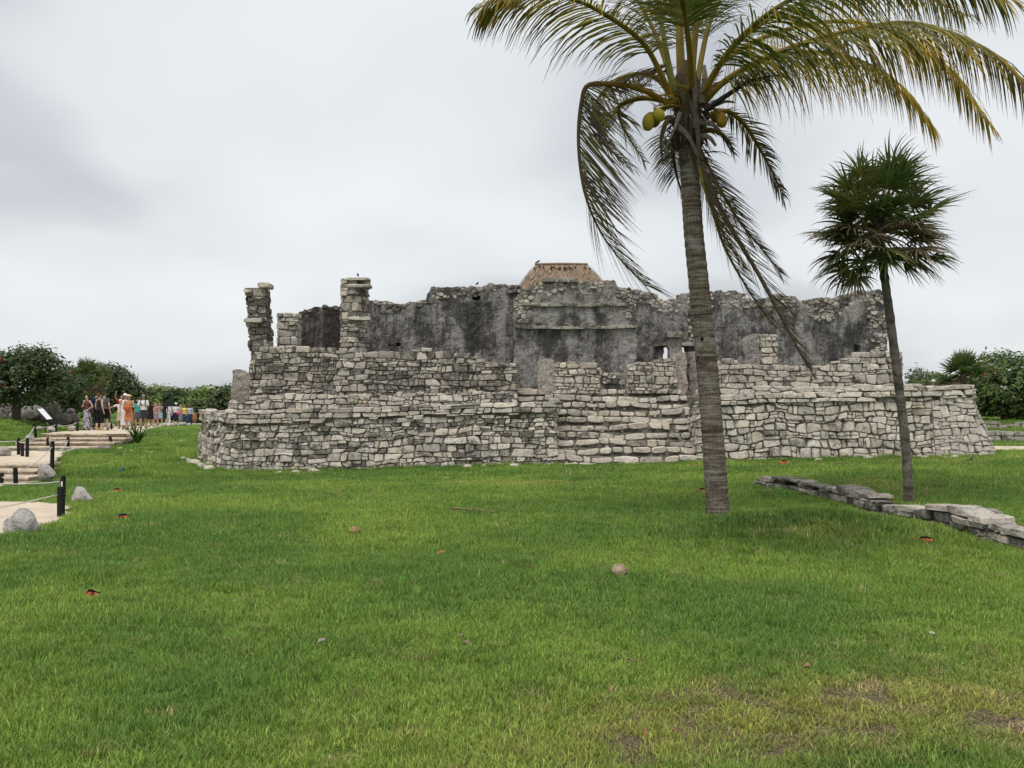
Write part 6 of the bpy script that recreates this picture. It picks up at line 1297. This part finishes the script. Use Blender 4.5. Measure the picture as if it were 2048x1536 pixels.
# ------------------------------------------------------------------ people
def remesh(mb, vox, name):
    me = make_mesh('tmp', np.array(mb.V, float), mb.F); o = bpy.data.objects.new('tmp', me); COL.objects.link(o)
    md = o.modifiers.new('r', 'REMESH'); md.mode = 'VOXEL'; md.voxel_size = vox; sm = o.modifiers.new('s', 'SMOOTH'); sm.factor = .5; sm.iterations = 2
    dg = bpy.context.evaluated_depsgraph_get(); ev = o.evaluated_get(dg); m2 = ev.to_mesh()
    V = np.array([v.co[:] for v in m2.vertices]); Fc = [tuple(p.vertices) for p in m2.polygons]; ev.to_mesh_clear()
    bpy.data.objects.remove(o); bpy.data.meshes.remove(me); return V, Fc
SK = {'l': (.56, .36, .27), 'm': (.42, .25, .17), 'd': (.26, .15, .10)}
def person(px, Y, h, yaw, label, shirt, bottom, hair=(.03, .02, .015), long_hair=False, hat=None, skin='m', arms=((-.05, -.05), (-.05, -.05)), armup=None, sleeve=.5, blen=.5, skirt=False, stride=.06, pattern=None, z=None, shoes=(.05, .045, .04), group='visitors on the upper path', lean=0.0):
    X = X_(px, Y); Zg = float(zup(X, Y)) + .01 if z is None else z
    root = empty('person', (X, Y, Zg), label, 'person', group); s = h / 1.72; ca, sa = math.cos(yaw), math.sin(yaw)
    def T(V): V = np.asarray(V, float) * s; V[:, 1] += lean * np.clip(V[:, 2] - .9 * s, 0, 2) * -1; return np.stack([X + V[:, 0] * ca - V[:, 1] * sa, Y + V[:, 0] * sa + V[:, 1] * ca, Zg + V[:, 2]], 1)
    # joints (face towards -y)
    hip = [(-.09, 0, .92), (.09, 0, .92)]; knee = [(-.10, -stride, .50), (.10, stride * .3, .50)]; ank = [(-.10, -stride * .6, .08), (.11, stride * 1.4, .08)]
    sh = [(-.19, .0, 1.41), (.19, .0, 1.41)]; el = []; ha = []
    default = {'down': ((-.25, .03, 1.13), (-.24, -.05, .88)), 'chest': ((-.26, -.02, 1.14), (-.06, -.24, 1.18)), 'up': ((-.30, -.12, 1.62), (-.22, -.22, 1.86)), 'out': ((-.44, -.10, 1.30), (-.68, -.16, 1.22)), 'hip': ((-.33, .06, 1.16), (-.18, -.08, 1.02)), 'face': ((-.27, -.16, 1.25), (-.10, -.20, 1.55))}
    pose = armup or ('down', 'down')
    for i, nm in enumerate(pose):
        e, q = default[nm]; m = 1 if i == 0 else -1; el.append((e[0] * m, e[1], e[2])); ha.append((q[0] * m, q[1], q[2]))
    b = MB()
    ellipsoid(b, (0, .0, 1.28), (.165, .105, .20)); ellipsoid(b, (0, 0, 1.08), (.145, .10, .18)); ellipsoid(b, (0, .01, .95), (.165, .115, .13))
    tube(b, [(0, .01, 1.40), (0, 0, 1.54)], [.065, .05], 10); ellipsoid(b, (0, -.005, 1.615), (.073, .090, .108)); ellipsoid(b, (0, -.093, 1.60), (.014, .018, .020), nu=6, nv=4)
    for m in (-1, 1): ellipsoid(b, (m * .074, .005, 1.605), (.012, .018, .028), nu=6, nv=4)
    for i in (0, 1):
        ellipsoid(b, sh[i], (.06, .06, .06)); tube(b, [sh[i], el[i], ha[i]], [.050, .040, .028], 8); hv = (Vector(ha[i]) - Vector(el[i])).normalized(); c = Vector(ha[i]) + hv * .05; ellipsoid(b, c, (.035, .026, .045))
        sd = hv.cross(Vector((0, 1, .3))).normalized()
        for f in range(4): p0 = c + sd * (f - 1.5) * .018; tube(b, [p0, p0 + hv * (.085, .10, .095, .075)[f]], [.011, .009], 6)
        tube(b, [c - sd * .025, c - sd * .05 + hv * .05], [.012, .010], 6)
        tube(b, [hip[i], knee[i], ank[i]], [.085, .058, .040], 10); ellipsoid(b, (ank[i][0], ank[i][1] - .06, .045), (.045, .125, .045))
    V, Fc = remesh(b, .017, 'body'); cs = SK[skin]; V2 = T(V); cols = [(*cs, 1)] * len(V)
    # lips, eyes as small colour on the face, shoes on the feet
    cols = [(*(shoes if v[2] < .075 else cs), 1) for v in V]
    body = obj('body', V2, Fc, M['skin'], root, cols, True)
    fe = MB()
    for m in (-1, 1): ellipsoid(fe, (m * .028, -.086, 1.625), (.011, .008, .007), nu=6, nv=4)
    ellipsoid(fe, (0, -.088, 1.558), (.022, .008, .006), nu=6, nv=4); obj('face', T(fe.V), fe.F, M['attr'], body, [(.05, .03, .025, 1)] * len(fe.V))
    # shirt
    t = MB(); e = .018
    ellipsoid(t, (0, .0, 1.28), (.165 + e, .105 + e, .20)); ellipsoid(t, (0, 0, 1.10), (.15 + e, .105 + e, .20)); ellipsoid(t, (0, .01, .98), (.165 + e, .115 + e, .10))
    for i in (0, 1):
        if sleeve > 0: ellipsoid(t, sh[i], (.068, .068, .068)); p = Vector(sh[i]).lerp(Vector(el[i]), min(1, sleeve * 1.4)); tube(t, [sh[i], p] if sleeve < .72 else [sh[i], el[i], Vector(el[i]).lerp(Vector(ha[i]), .85)], [.068, .06] if sleeve < .72 else [.068, .055, .045], 8)
        else: tube(t, [(sh[i][0] * .6, 0, 1.42), (sh[i][0] * .6, 0, 1.30)], [.035, .05], 8)
    V, Fc = remesh(t, .02, 's'); rg = random.Random(int(px)); 
    def pc(v, base, pat):
        if not pat: return (*base, 1)
        n = float(vnoise(v[0] * 14 + 5, v[2] * 14 + 3 * v[1] * 14, int(px))); return (*pat[min(len(pat) - 1, int(n * len(pat) * 1.0))], 1)
    obj('shirt', T(V), Fc, M['cloth'], body, [pc(v, shirt, pattern if pattern and not skirt else None) for v in V], True)
    # skirt, shorts or trousers
    k = MB()
    if skirt: zl = max(.06, .92 - blen * .9); tube(k, [(0, .0, 1.02), (0, 0, .92), (0, 0, (.92 + zl) / 2), (0, 0, zl)], [.155, .185, .21, .25], 16, ell=.8)
    else:
        ellipsoid(k, (0, .01, .95), (.165 + e, .115 + e, .12))
        for i in (0, 1):
            if blen <= .55: p = Vector(hip[i]).lerp(Vector(knee[i]), min(1.0, blen * 1.9)); tube(k, [hip[i], p], [.105, .092], 10)
            else: p = Vector(knee[i]).lerp(Vector(ank[i]), (blen - .55) / .45); tube(k, [hip[i], knee[i], p], [.105, .078, .066], 10)
    V, Fc = remesh(k, .022, 'k'); obj('skirt' if skirt else ('shorts' if blen <= .55 else 'trousers'), T(V), Fc, M['cloth'], body, [pc(v, bottom, pattern if skirt else None) for v in V], True)
    # hair and hat
    r_ = MB(); ellipsoid(r_, (0, .022, 1.645), (.082, .092, .095))
    if long_hair: ellipsoid(r_, (0, .07, 1.50), (.085, .05, .17)); 
    V, Fc = remesh(r_, .018, 'h'); obj('hair', T(V), Fc, M['cloth'], body, [(*hair, 1)] * len(V), True)
    if hat:
        kind, hc = hat; q = MB(); ellipsoid(q, (0, .005, 1.70), (.093, .105, .075))
        if kind == 'brim': tube(q, [(0, 0, 1.675), (0, 0, 1.69), (0, 0, 1.70)], [.185, .15, .08], 18)
        else: ellipsoid(q, (0, -.10, 1.685), (.07, .08, .014))
        V, Fc = remesh(q, .016, 'q'); obj('hat', T(V), Fc, M['cloth'], body, [(*hc, 1)] * len(V), True)
    return lambda p: tuple(T([p])[0]), ha
def held(name, label, cat, V, Fc, col, mat='cloth', smooth=True):
    V = np.asarray(V); o = obj(name, V, Fc, M[mat], None, [(*col, 1)] * len(V), smooth, loc=tuple(V.mean(0))); return tag(o, label, cat)
WH = (.72, .72, .72); BK = (.018, .017, .018); NV = (.02, .025, .06); PI = math.pi
person(174, 41.0, 1.62, R(-25), 'woman in a brown top and black-and-white patterned long skirt', (.12, .06, .05), (.3, .3, .32), long_hair=True, skin='l', armup=('chest', 'hip'), sleeve=0, skirt=True, blen=.95, pattern=((.02, .02, .03), (.6, .58, .6), (.05, .04, .10), (.5, .48, .52)))
person(193, 41.8, 1.80, R(160), 'tall man in a navy shirt seen from behind in the first group', NV, (.03, .03, .035), hair=(.06, .04, .03), skin='l', sleeve=.5, blen=.95)
person(199, 40.4, 1.66, R(150), 'bare-armed woman in black capris with yellow shoes', (.03, .028, .03), BK, hair=(.10, .06, .035), skin='l', sleeve=0, blen=.72, shoes=(.55, .42, .04))
f, ha = person(209, 41.0, 1.76, R(170), 'man in a grey T-shirt and black shorts holding a white cup', (.10, .105, .11), BK, hair=(.08, .05, .035), skin='l', sleeve=.4, blen=.5)
m_ = MB(); tube(m_, [f((.27, -.10, .78)), f((.27, -.10, .90))], .035, 10); held('cup', 'white cup in the hand of the man in grey', 'cup', m_.V, m_.F, (.75, .75, .73), 'attr')
person(241, 46.0, 1.50, R(10), 'girl in a white cap and white top stretching one arm out to the left', WH, (.45, .38, .30), hat=('cap', (.75, .75, .75)), skin='m', armup=('out', 'down'), blen=.5, skirt=True)
person(244, 48.5, 1.78, R(0), 'man in a bright red shirt raising both arms', (.55, .03, .025), (.05, .05, .06), skin='m', armup=('up', 'up'), sleeve=.4, blen=.95)
person(251, 42.6, 1.70, R(15), 'woman in a white sun hat and long white dress', (.70, .66, .62), (.72, .71, .70), hat=('brim', (.78, .74, .66)), skin='l', armup=('down', 'chest'), sleeve=0, blen=.8, skirt=True)
f, ha = person(258, 42.0, 1.64, R(0), 'woman in a straw hat and orange flowered dress in front of the white-dressed one', (.50, .25, .10), (.55, .28, .12), hat=('brim', (.60, .45, .28)), skin='l', armup=('chest', 'chest'), sleeve=0, blen=.55, skirt=True, pattern=((.60, .26, .06), (.55, .06, .05), (.65, .38, .15), (.30, .12, .30)))
m_ = MB(); c = f((0.02, -.27, 1.08)); ellipsoid(m_, c, (.17, .07, .15), nu=10, nv=6, noise=.12, seed=2); held('shoulder_bag', 'bright orange and red patterned bag carried by the straw-hatted woman', 'bag', m_.V, m_.F, (.50, .13, .05))
person(276, 50.0, 1.62, R(-20), 'person in a turquoise top half hidden by the man in white', (.03, .36, .30), (.10, .10, .12), hair=(.05, .035, .03), sleeve=.3, blen=.5)
f, ha = person(287, 47.5, 1.78, R(5), 'man in a white T-shirt and grey cap looking down at his phone', (.74, .75, .77), (.06, .06, .065), hat=('cap', (.22, .26, .26)), skin='m', armup=('chest', 'chest'), sleeve=.55, blen=.5)
m_ = MB(); c = f((0, -.29, 1.22)); box(m_, (c[0] - .035, c[1] - .01, c[2] - .06), (c[0] + .035, c[1] + .01, c[2] + .06)); held('phone', 'dark phone in the hands of the man in white', 'phone', m_.V, m_.F, (.02, .02, .02), 'attr', False)
m_ = MB()
for sx in (-1, 1): tube(m_, [f((sx * .11, -.125, 1.20)), f((sx * .12, -.13, 1.36)), f((sx * .12, -.02, 1.47)), f((sx * .11, .13, 1.38))], .02, 6)
ellipsoid(m_, f((0, .19, 1.22)), (.15, .09, .20)); held('backpack', 'dark backpack on the shoulders of the man in white', 'backpack', m_.V, m_.F, (.03, .035, .04))
person(301, 58, 1.63, R(190), 'woman with very long dark hair in a short black dress', BK, BK, long_hair=True, skin='l', armup=('down', 'face'), sleeve=.2, blen=.45, skirt=True)
person(311, 60, 1.60, R(20), 'woman in a striped pink and blue dress with a hand at her face', (.42, .22, .24), (.14, .12, .22), hair=(.15, .08, .04), skin='l', armup=('face', 'down'), sleeve=0, blen=.5, skirt=True, pattern=((.45, .2, .22), (.12, .12, .25), (.55, .42, .40)))
person(320, 61, 1.62, R(-10), 'person in light blue shorts lifting a camera', (.28, .25, .22), (.35, .50, .60), hair=(.06, .04, .03), skin='m', armup=('face', 'face'), sleeve=.3, blen=.45)
f, ha = person(328, 62.5, 1.76, R(180), 'man in a charcoal shirt holding a black umbrella', (.035, .036, .04), (.06, .06, .07), skin='m', armup=('down', 'chest'), sleeve=.5, blen=.5)
um = empty('umbrella', (X_(338, 61.8), 61.8, .3), 'open black umbrella above the crowd', 'umbrella'); c = Vector(at(338, 812, 61.8)); mb = MB(); V = [c + Vector((0, 0, .26))]; Fc = []
for rI, (rr, dz) in enumerate(((.22, .24), (.42, .14), (.54, .0))):
    for k in range(16): a = 6.283 * k / 16; q = rr * (1 if k % 2 == 0 else .95); V.append(c + Vector((math.cos(a) * q, math.sin(a) * q, dz + (.0 if k % 2 == 0 else .015))))
for k in range(16): Fc.append((0, 1 + k, 1 + (k + 1) % 16))
for rI in range(2):
    for k in range(16): a, b2 = 1 + rI * 16 + k, 1 + rI * 16 + (k + 1) % 16; Fc.append((a, a + 16, b2 + 16, b2))
mb.add(V, Fc, (.014, .013, .016, 1)); mb.build('canopy', M['cloth'], um, True); mb = MB(); tube(mb, [c + Vector((0, 0, .30)), c + Vector((-.1, 0, -.55))], .012, 6, (.05, .05, .05, 1)); mb.build('shaft', M['attr'], um)
person(336, 64, 1.64, R(170), 'woman dressed all in white with a pale hat', (.70, .67, .67), (.74, .73, .72), hat=('brim', (.72, .68, .60)), hair=(.25, .18, .12), skin='l', sleeve=.9, blen=.98)
person(344, 66, 1.68, R(150), 'person in a navy top and white cap beside the all-white woman', (.03, .04, .14), NV, hat=('cap', (.74, .74, .70)), skin='m', sleeve=.5, blen=.6)
f, ha = person(351.5, 64.5, 1.64, R(10), 'woman in a white shirt, white hat and dark blue skirt', (.70, .71, .74), (.025, .03, .07), hat=('brim', (.75, .74, .66)), skin='l', armup=('down', 'hip'), sleeve=.5, blen=.55, skirt=True)
m_ = MB(); ellipsoid(m_, f((.24, -.12, .98)), (.15, .07, .17)); held('handbag', 'bright pink bag at the hip of the woman in a dark blue skirt', 'bag', m_.V, m_.F, (.75, .10, .30))
person(361, 67, 1.60, R(30), 'woman in a beige dress near the end of the crowd', (.35, .28, .22), (.30, .25, .20), long_hair=True, hair=(.12, .07, .04), skin='l', sleeve=.2, blen=.6, skirt=True)
person(369, 66.5, 1.56, R(-15), 'woman in a yellow top and jeans near the end of the crowd', (.68, .55, .12), (.06, .09, .16), hair=(.02, .015, .012), skin='m', sleeve=.3, blen=.95)
person(380, 68, 1.56, R(5), 'man in a pale blue shirt and jeans at the end of the crowd', (.55, .58, .66), (.05, .08, .16), hair=(.03, .025, .02), skin='d', sleeve=.8, blen=.95, lean=.15)
person(389, 68, 1.05, R(0), 'small child in orange at the very end of the crowd', (.60, .18, .06), (.45, .14, .06), hair=(.10, .06, .03), skin='l', sleeve=.3, blen=.5)
person(1867, 41, 1.70, R(20), 'man in a white shirt and cap showing over the right terrace', (.75, .75, .77), (.2, .2, .22), hat=('cap', (.78, .78, .78)), skin='m', sleeve=.6, blen=.95, z=float(ground(X_(1867, 41), 41)) + .12, group='visitor behind the terrace')
